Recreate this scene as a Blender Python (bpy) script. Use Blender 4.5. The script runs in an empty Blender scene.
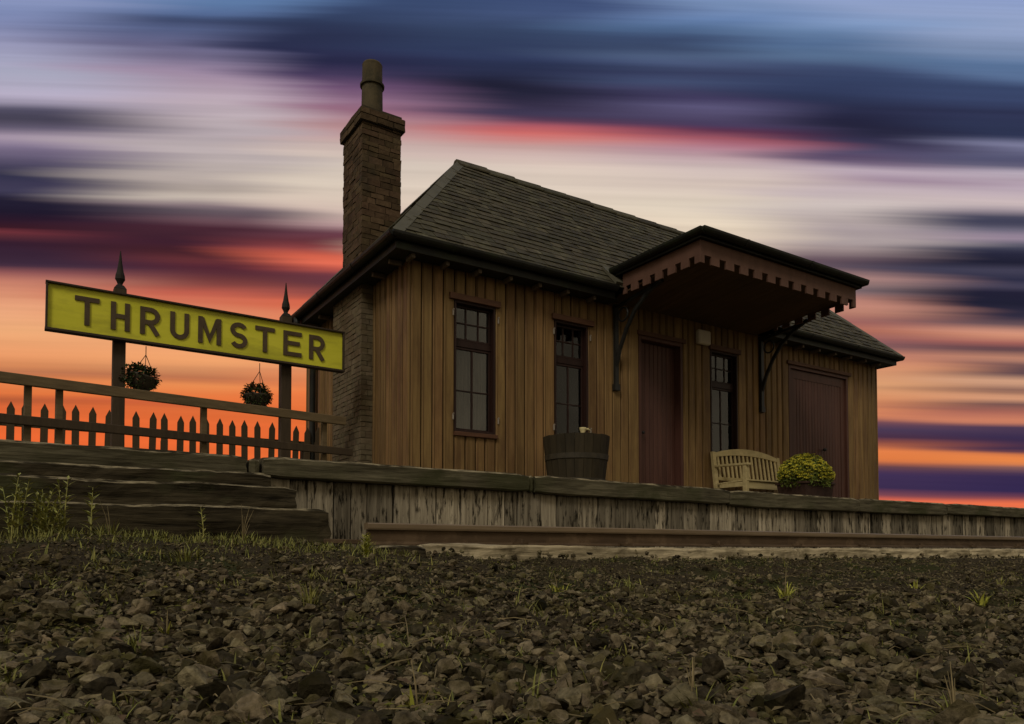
import bpy, bmesh, math, random
import numpy as np
from mathutils import Vector, Matrix, noise as mnoise

random.seed(7)
rng = np.random.default_rng(7)
S = bpy.context.scene
COL = S.collection
R = math.radians

# ------------------------------------------------------------------ camera
ALPHA = R(57.07)          # angle between the view axis and the platform edge (world X)
PITCH = R(1.9)
cam = bpy.data.cameras.new('camera')
cam_o = bpy.data.objects.new('camera', cam); COL.objects.link(cam_o)
cam.sensor_width = 36.0; cam.lens = 750 * 36 / 1024
cam.shift_y = 0.15734; cam.clip_start = 0.05; cam.clip_end = 3000
F = Vector((math.cos(ALPHA), math.sin(ALPHA), 0)); RT = Vector((math.sin(ALPHA), -math.cos(ALPHA), 0))
fw = F * math.cos(PITCH) + Vector((0, 0, math.sin(PITCH)))
up = -F * math.sin(PITCH) + Vector((0, 0, math.cos(PITCH)))
cam_o.matrix_world = Matrix((( RT.x, up.x, -fw.x, 0), (RT.y, up.y, -fw.y, 0), (RT.z, up.z, -fw.z, 0), (0, 0, 0, 1)))
S.camera = cam_o

# ------------------------------------------------------------------ exposure
S.view_settings.view_transform = 'Standard'; S.view_settings.look = 'None'
S.view_settings.exposure = 0.0; S.view_settings.gamma = 1.0; S.view_settings.use_curve_mapping = False
try:
    S.cycles.use_denoising = True
    S.cycles.max_bounces = 6; S.cycles.diffuse_bounces = 3; S.cycles.glossy_bounces = 3
except Exception: pass

# ------------------------------------------------------------------ sun (a wide soft glow of the overcast evening)
SUN_ELEV, SUN_AZ = R(42), R(-142)     # azimuth measured from +X towards +Y
sun = bpy.data.lights.new('sun', 'SUN'); sun.energy = 0.95; sun.angle = R(16); sun.color = (1.0, 0.93, 0.82)
sun_o = bpy.data.objects.new('sun', sun); COL.objects.link(sun_o)
sd = Vector((math.cos(SUN_ELEV) * math.cos(SUN_AZ), math.cos(SUN_ELEV) * math.sin(SUN_AZ), math.sin(SUN_ELEV)))
sun_o.location = sd * 40; sun_o.rotation_euler = sd.to_track_quat('Z', 'Y').to_euler()

def lin(c):
    o = []
    for v in c:
        v = v / 255.0
        o.append(v / 12.92 if v <= 0.04045 else ((v + 0.055) / 1.055) ** 2.4)
    return tuple(o)

# ------------------------------------------------------------------ sky: long wind drawn sunset streaks ahead, dull overcast behind
SKY = {   # horizontal tangent u : list of (tangent of height, sRGB colour)
 -0.683: [(0,(135,150,195)),(14,(125,140,187)),(25,(132,142,187)),(45,(160,160,195)),(70,(175,175,200)),(95,(190,180,205)),(104,(168,158,182)),(112,(92,87,112)),(122,(80,75,96)),(130,(110,100,125)),(138,(182,162,183)),(148,(130,115,145)),(160,(100,90,120)),(172,(55,55,85)),(182,(70,65,95)),(190,(75,70,100)),(197,(45,40,65)),(210,(40,32,55)),(222,(55,30,50)),(229,(70,30,45)),(233,(128,50,60)),(238,(98,45,55)),(245,(60,35,55)),(255,(65,42,62)),(265,(70,48,68)),(271,(150,88,88)),(280,(203,128,105)),(292,(225,150,115)),(310,(235,165,120)),(330,(240,170,115)),(350,(235,155,100)),(365,(225,140,85)),(372,(190,115,75)),(380,(225,125,65)),(395,(228,115,50)),(401,(182,88,45)),(408,(225,100,40)),(420,(232,100,30)),(440,(235,95,22)),(540,(235,90,20))],
 -0.416: [(0,(85,125,175)),(12,(80,110,160)),(20,(60,75,115)),(30,(85,100,145)),(42,(105,105,145)),(55,(125,115,150)),(65,(155,135,165)),(78,(180,155,178)),(100,(195,175,188)),(120,(200,183,190)),(140,(190,175,180)),(150,(195,180,182)),(165,(200,185,180)),(180,(190,175,168)),(190,(185,170,160)),(198,(210,195,182)),(205,(150,130,135)),(212,(110,95,105)),(220,(120,85,95)),(227,(85,45,60)),(235,(75,40,55)),(245,(70,35,52)),(255,(80,38,48)),(262,(112,50,55)),(268,(90,40,55)),(275,(100,50,60)),(285,(140,70,65)),(292,(200,95,75)),(300,(215,115,85)),(320,(228,140,95)),(345,(238,160,105)),(360,(240,160,100)),(370,(215,140,90)),(378,(190,110,70)),(385,(230,135,70)),(400,(232,115,45)),(405,(205,90,45)),(412,(228,105,40)),(430,(235,100,28)),(540,(238,100,25))],
 -0.229: [(0,(55,80,125)),(15,(50,70,110)),(25,(45,58,95)),(45,(45,52,90)),(60,(45,45,85)),(72,(75,60,100)),(85,(120,85,125)),(100,(150,110,140)),(112,(165,110,135)),(125,(190,140,145)),(135,(200,150,150)),(145,(210,185,178)),(165,(222,205,190)),(185,(225,208,190)),(200,(225,205,188)),(215,(215,190,178)),(225,(188,153,153)),(232,(120,70,85)),(242,(110,50,60)),(250,(150,65,65)),(258,(225,95,60)),(264,(235,105,70)),(270,(200,85,65)),(276,(120,60,70)),(286,(110,60,70)),(295,(150,75,70)),(302,(215,100,70)),(320,(225,120,80)),(345,(235,145,95)),(370,(225,140,90)),(390,(235,120,55)),(420,(235,105,30)),(540,(235,100,28))],
 0.0: [(0,(60,85,135)),(15,(62,85,130)),(30,(52,72,110)),(45,(48,65,105)),(60,(45,58,98)),(75,(42,48,82)),(83,(38,38,65)),(92,(42,42,70)),(105,(60,52,82)),(115,(75,65,100)),(122,(110,65,95)),(128,(190,75,90)),(134,(215,90,85)),(140,(210,120,115)),(147,(205,160,155)),(155,(215,185,178)),(170,(225,205,190)),(190,(228,210,192)),(240,(230,205,180)),(300,(225,150,110)),(380,(215,130,80)),(430,(70,50,80)),(460,(235,125,55)),(540,(60,45,80))],
 0.251: [(0,(115,145,190)),(10,(118,148,195)),(20,(95,130,180)),(30,(75,110,155)),(40,(58,80,120)),(50,(60,80,118)),(57,(78,100,138)),(65,(72,90,130)),(75,(58,68,108)),(85,(65,80,120)),(92,(70,70,110)),(100,(70,62,105)),(108,(95,88,130)),(118,(90,80,120)),(126,(80,65,105)),(132,(105,50,85)),(140,(172,80,100)),(146,(182,108,130)),(152,(190,140,155)),(160,(200,170,175)),(170,(210,190,185)),(185,(220,200,188)),(205,(228,212,192)),(225,(230,212,188)),(250,(228,205,185)),(300,(215,145,115)),(380,(220,140,95)),(430,(75,52,80)),(458,(235,125,55)),(480,(60,45,80)),(540,(60,45,80))],
 0.464: [(0,(138,160,205)),(12,(145,165,208)),(25,(125,155,200)),(35,(100,135,180)),(48,(80,115,160)),(60,(88,120,160)),(70,(60,78,120)),(80,(52,70,112)),(95,(48,62,102)),(110,(45,50,85)),(122,(42,42,75)),(132,(45,45,75)),(140,(60,55,90)),(150,(90,82,118)),(158,(100,80,115)),(164,(130,110,140)),(170,(195,175,190)),(180,(165,140,160)),(190,(205,185,192)),(200,(205,188,188)),(208,(220,205,200)),(218,(190,175,172)),(230,(175,160,162)),(242,(180,165,165)),(250,(170,150,150)),(258,(112,90,102)),(266,(115,95,105)),(278,(170,130,125)),(287,(140,115,115)),(292,(130,110,115)),(300,(188,130,115)),(312,(195,135,115)),(322,(160,100,95)),(330,(180,110,90)),(340,(150,95,95)),(347,(140,95,95)),(354,(190,120,100)),(370,(215,145,105)),(385,(225,160,110)),(400,(215,135,90)),(412,(225,135,85)),(420,(120,75,85)),(428,(75,58,85)),(437,(75,48,70)),(443,(150,80,65)),(450,(232,125,60)),(457,(235,125,55)),(463,(110,70,75)),(470,(65,48,85)),(485,(60,45,80)),(493,(125,68,80)),(499,(230,100,70)),(540,(235,120,60))],
 0.683: [(0,(140,162,210)),(20,(150,168,208)),(40,(140,160,200)),(55,(120,145,185)),(65,(85,120,165)),(78,(85,115,158)),(88,(55,75,118)),(100,(55,72,115)),(112,(48,55,92)),(125,(50,60,98)),(135,(48,58,95)),(143,(130,130,165)),(150,(110,110,145)),(158,(85,85,120)),(165,(110,105,135)),(172,(195,180,195)),(180,(180,160,175)),(190,(195,175,190)),(205,(215,195,195)),(213,(170,155,165)),(220,(80,80,105)),(226,(75,75,100)),(232,(115,110,130)),(240,(165,145,165)),(246,(90,90,110)),(252,(50,50,75)),(262,(38,38,60)),(270,(75,72,95)),(280,(50,50,75)),(287,(75,70,92)),(293,(40,38,60)),(305,(35,35,55)),(318,(55,50,70)),(325,(110,85,90)),(332,(210,145,120)),(336,(215,145,115)),(343,(170,100,90)),(350,(90,65,75)),(360,(190,130,105)),(368,(85,65,75)),(376,(95,70,75)),(384,(220,165,130)),(392,(130,90,80)),(398,(225,160,120)),(404,(120,85,80)),(412,(170,100,85)),(422,(215,130,95)),(428,(80,60,85)),(440,(55,42,75)),(452,(75,50,75)),(456,(235,130,60)),(462,(240,135,60)),(466,(130,90,90)),(472,(55,42,80)),(490,(52,40,80)),(497,(120,65,80)),(502,(235,105,60)),(540,(240,130,70))],
}
TILT = 0.03
def make_world():
    w = bpy.data.worlds.new('World'); S.world = w; w.use_nodes = True
    nt = w.node_tree; nt.nodes.clear(); L = nt.links.new
    def N(t, **k):
        n = nt.nodes.new(t)
        for a, b in k.items(): setattr(n, a, b)
        return n
    def M(op, a, b=None, c=None, clamp=False):
        n = N('ShaderNodeMath', operation=op); n.use_clamp = clamp
        for i, x in enumerate((a, b, c)):
            if x is None: continue
            if isinstance(x, (int, float)): n.inputs[i].default_value = x
            else: L(x, n.inputs[i])
        return n.outputs[0]
    tc = N('ShaderNodeTexCoord'); d = tc.outputs['Generated']
    def dot(v):
        n = N('ShaderNodeVectorMath', operation='DOT_PRODUCT'); L(d, n.inputs[0]); n.inputs[1].default_value = v; return n.outputs['Value']
    dF, dR, dZ = dot(F), dot(RT), dot((0, 0, 1))
    den = M('MAXIMUM', dF, 0.22)
    u = M('DIVIDE', dR, den); v = M('DIVIDE', dZ, den)
    t0 = M('ADD', v, M('MULTIPLY', u, TILT))
    def noise(su, sv, detail, off):
        cb = N('ShaderNodeCombineXYZ'); L(M('MULTIPLY', u, su), cb.inputs[0]); L(M('MULTIPLY', t0, sv), cb.inputs[1]); cb.inputs[2].default_value = off
        n = N('ShaderNodeTexNoise'); n.inputs['Scale'].default_value = 1; n.inputs['Detail'].default_value = detail; L(cb.outputs[0], n.inputs['Vector'])
        return n.outputs['Fac']
    t = M('ADD', t0, M('MULTIPLY', M('SUBTRACT', noise(1.3, 11, 2, 1.7), 0.5), 0.022))
    pos = M('DIVIDE', M('ADD', t, 0.06), 0.92)
    def ramp(stops):
        n = N('ShaderNodeValToRGB'); e = n.color_ramp.elements
        while len(e) > 1: e.remove(e[-1])
        e[0].position = stops[0][0]; e[0].color = lin(stops[0][1]) + (1,)
        for p, c in stops[1:]:
            k = e.new(p); k.color = lin(c) + (1,)
        L(pos, n.inputs[0]); return n.outputs[0]
    def mix(f, a, b, mode='MIX'):
        n = N('ShaderNodeMix', data_type='RGBA', blend_type=mode)
        if isinstance(f, (int, float)): n.inputs[0].default_value = f
        else: L(f, n.inputs[0])
        for i, x in ((6, a), (7, b)):
            if isinstance(x, tuple): n.inputs[i].default_value = x
            else: L(x, n.inputs[i])
        return n.outputs[2]
    uw = M('ADD', u, M('MULTIPLY', M('SUBTRACT', noise(0.5, 34, 3, 12.4), 0.5), 0.42))
    prev = None; pu = None
    for uu in sorted(SKY):
        st = []
        for y, c in SKY[uu]:
            yy = (523.12 - y) / 750.0
            # height tangent in the upright frame
            vec = fw + RT * uu + up * yy
            vv = vec.z / vec.dot(F); u_ = vec.dot(RT) / vec.dot(F)
            st.append(((vv + TILT * u_ + 0.06) / 0.92, c))
        st.sort()
        if len(st) <= 32: out = ramp(st)
        else:
            m = len(st) // 2
            out = mix(M('GREATER_THAN', pos, st[m][0]), ramp(st[:m + 1]), ramp(st[m:]))
        if prev is None: prev = out
        else:
            mr = N('ShaderNodeMapRange', interpolation_type='SMOOTHSTEP'); L(uw, mr.inputs[0]); mr.inputs[1].default_value = pu; mr.inputs[2].default_value = uu
            prev = mix(mr.outputs[0], prev, out)
        pu = uu
    streak = M('ADD', 0.73, M('ADD', M('MULTIPLY', noise(1.1, 52, 2, 5.2), 0.32), M('MULTIPLY', noise(0.9, 150, 2, 9.2), 0.15)))
    cbs = N('ShaderNodeCombineColor'); [L(streak, cbs.inputs[i]) for i in range(3)]
    front = mix(1.0, prev, cbs.outputs[0], 'MULTIPLY')
    hs = N('ShaderNodeHueSaturation'); sm = N('ShaderNodeMapRange'); L(pos, sm.inputs[0]); sm.inputs[1].default_value = 0.42; sm.inputs[2].default_value = 0.62; sm.inputs[3].default_value = 0.97; sm.inputs[4].default_value = 0.84
    L(sm.outputs[0], hs.inputs['Saturation']); L(front, hs.inputs['Color']); front = hs.outputs['Color']
    gm = N('ShaderNodeGamma'); gg = N('ShaderNodeMapRange'); L(pos, gg.inputs[0]); gg.inputs[1].default_value = 0.38; gg.inputs[2].default_value = 0.55; gg.inputs[3].default_value = 1.0; gg.inputs[4].default_value = 1.13; L(gg.outputs[0], gm.inputs[1]); L(front, gm.inputs[0]); front = gm.outputs[0]
    # dull cloud behind the viewer
    mr = N('ShaderNodeMapRange'); L(dZ, mr.inputs[0]); mr.inputs[1].default_value = 0.0; mr.inputs[2].default_value = 0.8
    nz = N('ShaderNodeTexNoise'); nz.inputs['Scale'].default_value = 3.2; nz.inputs['Detail'].default_value = 4; L(d, nz.inputs['Vector'])
    bk = mix(mr.outputs[0], (0.36, 0.30, 0.205, 1), (0.34, 0.305, 0.24, 1))
    fac = M('ADD', -0.55, M('MULTIPLY', nz.outputs['Fac'], 3.1), None, False); fac = M('MAXIMUM', fac, 0.25); cb2 = N('ShaderNodeCombineColor'); [L(fac, cb2.inputs[i]) for i in range(3)]
    bk = mix(1.0, bk, cb2.outputs[0], 'MULTIPLY')
    mr2 = N('ShaderNodeMapRange', interpolation_type='SMOOTHSTEP'); L(dF, mr2.inputs[0]); mr2.inputs[1].default_value = 0.12; mr2.inputs[2].default_value = 0.5
    sky = mix(mr2.outputs[0], bk, front)
    mr3 = N('ShaderNodeMapRange'); L(dZ, mr3.inputs[0]); mr3.inputs[1].default_value = -0.08; mr3.inputs[2].default_value = -0.03
    sky = mix(mr3.outputs[0], (0.03, 0.028, 0.02, 1), sky)
    bg = N('ShaderNodeBackground'); L(sky, bg.inputs[0]); bg.inputs[1].default_value = 1.0
    ou = N('ShaderNodeOutputWorld'); L(bg.outputs[0], ou.inputs[0])
make_world()

# ------------------------------------------------------------------ helpers: materials
def new_mat(name):
    m = bpy.data.materials.new(name); m.use_nodes = True
    return m, m.node_tree, m.node_tree.nodes['Principled BSDF']

def rough_mat(name, c1, c2, scale=(8, 8, 8), detail=5, rough=0.8, bump=0.3, bscale=None, isl=0.25, c3=None, c3scale=3.0, c3amt=(0.5, 0.62), spec=0.25, metallic=0.0, distort=0.0, isl_hue=0.0, lo=0.32, hi=0.68):
    """mottled surface: two tones through stretched noise, a third tone in patches, a shade of its own for each loose piece"""
    m, nt, b = new_mat(name); L = nt.links.new
    tc = nt.nodes.new('ShaderNodeTexCoord'); geo = nt.nodes.new('ShaderNodeNewGeometry')
    mp = nt.nodes.new('ShaderNodeMapping'); mp.inputs['Scale'].default_value = scale; L(tc.outputs['Object'], mp.inputs['Vector'])
    # shift the grain for every loose piece
    cb = nt.nodes.new('ShaderNodeCombineXYZ'); ml = nt.nodes.new('ShaderNodeMath'); ml.operation = 'MULTIPLY'; ml.inputs[1].default_value = 37.0
    L(geo.outputs['Random Per Island'], ml.inputs[0]); [L(ml.outputs[0], cb.inputs[i]) for i in range(3)]
    L(cb.outputs[0], mp.inputs['Location'])
    n = nt.nodes.new('ShaderNodeTexNoise'); n.inputs['Scale'].default_value = 1; n.inputs['Detail'].default_value = detail; n.inputs['Roughness'].default_value = 0.62; n.inputs['Distortion'].default_value = distort
    L(mp.outputs[0], n.inputs['Vector'])
    mr = nt.nodes.new('ShaderNodeMapRange'); mr.inputs[1].default_value = lo; mr.inputs[2].default_value = hi; L(n.outputs['Fac'], mr.inputs[0])
    mx = nt.nodes.new('ShaderNodeMix'); mx.data_type = 'RGBA'; L(mr.outputs[0], mx.inputs[0]); mx.inputs[6].default_value = c1 + (1,); mx.inputs[7].default_value = c2 + (1,)
    out = mx.outputs[2]
    if c3:
        n3 = nt.nodes.new('ShaderNodeTexNoise'); n3.inputs['Detail'].default_value = 6; n3.inputs['Roughness'].default_value = 0.65
        if isinstance(c3scale, tuple):
            m3p = nt.nodes.new('ShaderNodeMapping'); m3p.inputs['Scale'].default_value = c3scale; L(tc.outputs['Object'], m3p.inputs['Vector']); L(m3p.outputs[0], n3.inputs['Vector']); n3.inputs['Scale'].default_value = 1; L(cb.outputs[0], m3p.inputs['Location'])
        else: n3.inputs['Scale'].default_value = c3scale; L(tc.outputs['Object'], n3.inputs['Vector'])
        r3 = nt.nodes.new('ShaderNodeMapRange'); r3.inputs[1].default_value = c3amt[0]; r3.inputs[2].default_value = c3amt[1]; L(n3.outputs['Fac'], r3.inputs[0])
        m3 = nt.nodes.new('ShaderNodeMix'); m3.data_type = 'RGBA'; L(r3.outputs[0], m3.inputs[0]); L(out, m3.inputs[6]); m3.inputs[7].default_value = c3 + (1,)
        out = m3.outputs[2]
    if isl > 0:
        hs = nt.nodes.new('ShaderNodeHueSaturation'); ri = nt.nodes.new('ShaderNodeMapRange'); ri.inputs[3].default_value = 1 - isl; ri.inputs[4].default_value = 1 + isl
        L(geo.outputs['Random Per Island'], ri.inputs[0]); L(ri.outputs[0], hs.inputs['Value']); L(out, hs.inputs['Color']); out = hs.outputs['Color']
        if isl_hue:
            wn = nt.nodes.new('ShaderNodeTexWhiteNoise'); wn.noise_dimensions = '1D'; L(geo.outputs['Random Per Island'], wn.inputs['W'])
            rh = nt.nodes.new('ShaderNodeMapRange'); rh.inputs[3].default_value = 0.5 - isl_hue; rh.inputs[4].default_value = 0.5 + isl_hue; L(wn.outputs['Value'], rh.inputs[0]); L(rh.outputs[0], hs.inputs['Hue'])
    L(out, b.inputs['Base Color'])
    b.inputs['Roughness'].default_value = rough; b.inputs['Specular IOR Level'].default_value = spec; b.inputs['Metallic'].default_value = metallic
    if bump:
        bp = nt.nodes.new('ShaderNodeBump'); bp.inputs['Strength'].default_value = bump; bp.inputs['Distance'].default_value = 0.016; L(n.outputs['Fac'], bp.inputs['Height']); L(bp.outputs[0], b.inputs['Normal'])
    return m

M_ = {}
M_['clad'] = rough_mat('ochre_boards', (0.150, 0.085, 0.030), (0.265, 0.162, 0.060), (26, 26, 1.3), 7, 0.6, 0.3, isl=0.20, c3=(0.110, 0.056, 0.024), c3scale=(3.0, 3.0, 0.9), c3amt=(0.48, 0.70), isl_hue=0.006)
M_['dark'] = rough_mat('dark_void', (0.010, 0.008, 0.006), (0.014, 0.011, 0.008), isl=0, bump=0)
M_['sash'] = rough_mat('dark_sash_paint', (0.020, 0.009, 0.007), (0.034, 0.014, 0.010), (14, 14, 2), 5, 0.5, 0.15, isl=0.12)
M_['maroon'] = rough_mat('maroon_paint', (0.070, 0.029, 0.021), (0.096, 0.041, 0.029), (14, 14, 2), 5, 0.5, 0.15, isl=0.12)
M_['valance'] = rough_mat('faded_maroon_paint', (0.112, 0.056, 0.038), (0.150, 0.077, 0.053), (9, 9, 3), 5, 0.65, 0.15, isl=0.05)
M_['lintel'] = rough_mat('brown_red_timber', (0.085, 0.038, 0.020), (0.13, 0.060, 0.032), (5, 20, 20), 5, 0.6, 0.2, isl=0.1)
M_['iron'] = rough_mat('black_iron', (0.010, 0.010, 0.009), (0.020, 0.019, 0.016), (20, 20, 20), 4, 0.5, 0.1, isl=0.1, spec=0.4)
M_['gutter'] = rough_mat('black_gutter', (0.011, 0.011, 0.009), (0.021, 0.020, 0.015), (6, 6, 6), 4, 0.55, 0.1, isl=0.1, c3=(0.022, 0.026, 0.012), c3scale=4, spec=0.3)
M_['slate'] = rough_mat('roof_slate', (0.048, 0.041, 0.024), (0.088, 0.077, 0.045), (9, 9, 9), 5, 0.85, 0.35, isl=0.30, c3=(0.130, 0.120, 0.070), c3scale=6.0, c3amt=(0.58, 0.74), spec=0.2, isl_hue=0.012)
M_['lead'] = rough_mat('lead_flashing', (0.085, 0.078, 0.052), (0.115, 0.106, 0.072), (5, 5, 5), 5, 0.75, 0.2, isl=0.08)
M_['brick'] = rough_mat('old_brick', (0.070, 0.046, 0.026), (0.112, 0.075, 0.043), (16, 16, 16), 6, 0.92, 0.5, isl=0.32, c3=(0.045, 0.036, 0.024), c3scale=1.8, c3amt=(0.5, 0.68), spec=0.1, isl_hue=0.012)
M_['stone'] = rough_mat('rubble_stone', (0.118, 0.092, 0.055), (0.172, 0.136, 0.084), (14, 14, 14), 6, 0.92, 0.5, isl=0.16, c3=(0.12, 0.088, 0.05), c3scale=1.8, spec=0.1, isl_hue=0.01)
M_['pointing'] = rough_mat('stone_pointing', (0.098, 0.076, 0.046), (0.14, 0.11, 0.067), (20, 20, 20), 5, 0.95, 0.4, isl=0)
M_['mortar'] = rough_mat('lime_mortar', (0.045, 0.036, 0.023), (0.07, 0.055, 0.035), (20, 20, 20), 5, 0.95, 0.4, isl=0)
M_['pot'] = rough_mat('buff_clay', (0.066, 0.052, 0.028), (0.105, 0.082, 0.044), (9, 9, 5), 5, 0.85, 0.3, isl=0, c3=(0.045, 0.040, 0.022), c3scale=4)
M_['facing'] = rough_mat('weathered_facing', (0.115, 0.094, 0.064), (0.42, 0.36, 0.255), (30, 30, 1.5), 8, 0.92, 0.8, isl=0.60, c3=(0.030, 0.024, 0.015), c3scale=(26, 26, 5), c3amt=(0.52, 0.62), spec=0.1, distort=0.3, lo=0.30, hi=0.66)
M_['coping'] = rough_mat('coping_timber', (0.040, 0.034, 0.020), (0.155, 0.135, 0.083), (2.2, 26, 26), 8, 0.92, 0.8, isl=0.15, c3=(0.06, 0.058, 0.028), c3scale=2.2, c3amt=(0.45, 0.65), spec=0.1, distort=0.2)
M_['sleeper'] = rough_mat('tarred_sleeper', (0.012, 0.0095, 0.006), (0.075, 0.060, 0.035), (2.6, 34, 34), 8, 0.95, 0.9, isl=0.12, c3=(0.055, 0.055, 0.025), c3scale=2.0, c3amt=(0.52, 0.7), spec=0.08, distort=0.3)
M_['rim_light'] = rough_mat('worn_edge_rim_light', (0.035, 0.029, 0.018), (0.34, 0.285, 0.18), (7, 40, 40), 7, 0.95, 0.6, isl=0, spec=0.08, lo=0.42, hi=0.62)  # broken pale rim light painted into the colour of the worn upper edges
M_['baulk'] = rough_mat('pale_baulk', (0.20, 0.162, 0.098), (0.66, 0.55, 0.35), (2.6, 34, 34), 8, 0.95, 0.7, isl=0.1, c3=(0.12, 0.095, 0.055), c3scale=3.2, c3amt=(0.5, 0.7), spec=0.08, distort=0.4)
M_['rail'] = rough_mat('rusty_steel', (0.060, 0.036, 0.018), (0.098, 0.062, 0.032), (3, 18, 18), 6, 0.75, 0.3, isl=0.12, c3=(0.12, 0.078, 0.042), c3scale=5, spec=0.3)
M_['railhead'] = rough_mat('worn_rail_head', (0.15, 0.105, 0.058), (0.21, 0.150, 0.086), (2, 20, 20), 5, 0.55, 0.2, isl=0.05, spec=0.4)
M_['fence'] = rough_mat('railing_timber', (0.125, 0.088, 0.045), (0.195, 0.140, 0.072), (2, 26, 26), 6, 0.8, 0.3, isl=0.12)
M_['picket'] = rough_mat('picket_timber', (0.060, 0.041, 0.022), (0.095, 0.066, 0.034), (26, 26, 2), 6, 0.85, 0.3, isl=0.2)
M_['spike'] = rough_mat('dark_finial', (0.018, 0.014, 0.010), (0.030, 0.023, 0.016), (20, 20, 20), 4, 0.7, 0.1, isl=0)
M_['post'] = rough_mat('sign_post_timber', (0.050, 0.034, 0.020), (0.078, 0.054, 0.030), (20, 20, 2), 5, 0.75, 0.25, isl=0.1)
M_['signframe'] = rough_mat('sign_frame', (0.035, 0.024, 0.016), (0.055, 0.038, 0.024), (3, 20, 20), 5, 0.6, 0.2, isl=0.1)
M_['yellow'] = rough_mat('yellow_green_enamel', (0.66, 0.64, 0.030), (0.78, 0.74, 0.055), (1.5, 5, 7), 5, 0.45, 0.05, isl=0, c3=(0.36, 0.33, 0.03), c3scale=(1.6, 3, 5), c3amt=(0.48, 0.80), spec=0.3)
M_['letter'] = rough_mat('brown_letter', (0.070, 0.047, 0.026), (0.105, 0.072, 0.040), (12, 12, 12), 4, 0.55, 0.1, isl=0)
M_['deck'] = rough_mat('platform_gravel', (0.10, 0.09, 0.06), (0.20, 0.18, 0.13), (40, 40, 40), 6, 0.95, 0.5, isl=0, c3=(0.08, 0.075, 0.04), c3scale=0.9)
M_['barrel'] = rough_mat('dark_oak_stave', (0.027, 0.021, 0.011), (0.052, 0.039, 0.020), (16, 16, 3), 6, 0.75, 0.35, isl=0.18)
M_['hoop'] = rough_mat('rusted_hoop', (0.030, 0.025, 0.016), (0.060, 0.047, 0.029), (14, 14, 14), 5, 0.6, 0.2, isl=0.1, spec=0.4)
M_['bench'] = rough_mat('pale_teak', (0.42, 0.335, 0.155), (0.58, 0.47, 0.235), (3, 16, 16), 6, 0.7, 0.25, isl=0.10)
M_['plastic'] = rough_mat('grey_plastic', (0.52, 0.45, 0.34), (0.60, 0.52, 0.40), (5, 5, 5), 3, 0.5, 0, isl=0)
M_['cream'] = rough_mat('cream_glaze', (0.55, 0.46, 0.22), (0.66, 0.56, 0.30), (20, 20, 20), 4, 0.35, 0, isl=0)
M_['pin'] = rough_mat('pale_metal', (0.26, 0.22, 0.17), (0.36, 0.31, 0.25), (30, 30, 30), 3, 0.4, 0, isl=0)
M_['tail'] = rough_mat('rafter_end', (0.10, 0.075, 0.05), (0.16, 0.12, 0.085), (14, 14, 14), 4, 0.7, 0.2, isl=0.1)
M_['soffit'] = rough_mat('soffit_boards', (0.075, 0.042, 0.020), (0.11, 0.062, 0.030), (16, 2, 16), 5, 0.7, 0.2, isl=0.12)
M_['curtain'] = rough_mat('net_curtain', (0.16, 0.14, 0.115), (0.40, 0.355, 0.29), (26, 1, 1.3), 3, 0.9, 0.3, isl=0.05)
M_['earth'] = rough_mat('potting_soil', (0.02, 0.015, 0.010), (0.045, 0.034, 0.022), (40, 40, 40), 5, 0.95, 0.6, isl=0)
M_['planter'] = rough_mat('dark_planter', (0.035, 0.018, 0.012), (0.055, 0.028, 0.02), (10, 10, 10), 4, 0.7, 0.2, isl=0.1)
M_['leaf'] = rough_mat('dark_leaf', (0.028, 0.042, 0.010), (0.060, 0.082, 0.020), (12, 12, 12), 3, 0.65, 0, isl=0.45, isl_hue=0.02, spec=0.3)
M_['bushleaf'] = rough_mat('bush_leaf', (0.075, 0.100, 0.014), (0.165, 0.190, 0.028), (10, 10, 10), 3, 0.65, 0, isl=0.45, isl_hue=0.02, spec=0.3)
M_['flower'] = rough_mat('yellow_petal', (0.52, 0.47, 0.045), (0.70, 0.64, 0.08), (10, 10, 10), 3, 0.7, 0, isl=0.3)
M_['petal'] = rough_mat('dim_petal', (0.16, 0.05, 0.035), (0.22, 0.10, 0.05), (10, 10, 10), 3, 0.7, 0, isl=0.4)
M_['blade'] = rough_mat('weed_green', (0.120, 0.128, 0.026), (0.250, 0.235, 0.058), (6, 6, 6), 3, 0.7, 0, isl=0.4, isl_hue=0.015, spec=0.25)
M_['lime'] = rough_mat('lime_green_blade', (0.28, 0.29, 0.036), (0.46, 0.44, 0.08), (6, 6, 6), 3, 0.65, 0, isl=0.35, spec=0.25)
M_['pale'] = rough_mat('pale_weed_green', (0.23, 0.235, 0.060), (0.40, 0.38, 0.12), (6, 6, 6), 3, 0.75, 0, isl=0.35, isl_hue=0.015, spec=0.2)
M_['straw'] = rough_mat('dry_straw', (0.16, 0.125, 0.062), (0.28, 0.22, 0.115), (9, 9, 9), 3, 0.85, 0, isl=0.4, spec=0.1)
M_['litter'] = rough_mat('leaf_litter', (0.045, 0.034, 0.018), (0.13, 0.10, 0.055), (20, 20, 20), 3, 0.85, 0, isl=0.5, isl_hue=0.03, spec=0.1)
M_['moss'] = rough_mat('olive_moss', (0.065, 0.068, 0.014), (0.145, 0.135, 0.034), (12, 12, 12), 3, 0.85, 0, isl=0.45, isl_hue=0.015, spec=0.1)
M_['ballast'] = rough_mat('ballast_stone', (0.050, 0.040, 0.022), (0.190, 0.153, 0.090), (44, 44, 44), 8, 0.95, 0.8, isl=0.80, c3=(0.060, 0.050, 0.019), c3scale=6.5, c3amt=(0.48, 0.62), spec=0.08, isl_hue=0.012)
M_['palestone'] = rough_mat('pale_stone', (0.20, 0.165, 0.11), (0.30, 0.25, 0.17), (24, 24, 24), 6, 0.9, 0.4, isl=0.15, spec=0.1)
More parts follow.
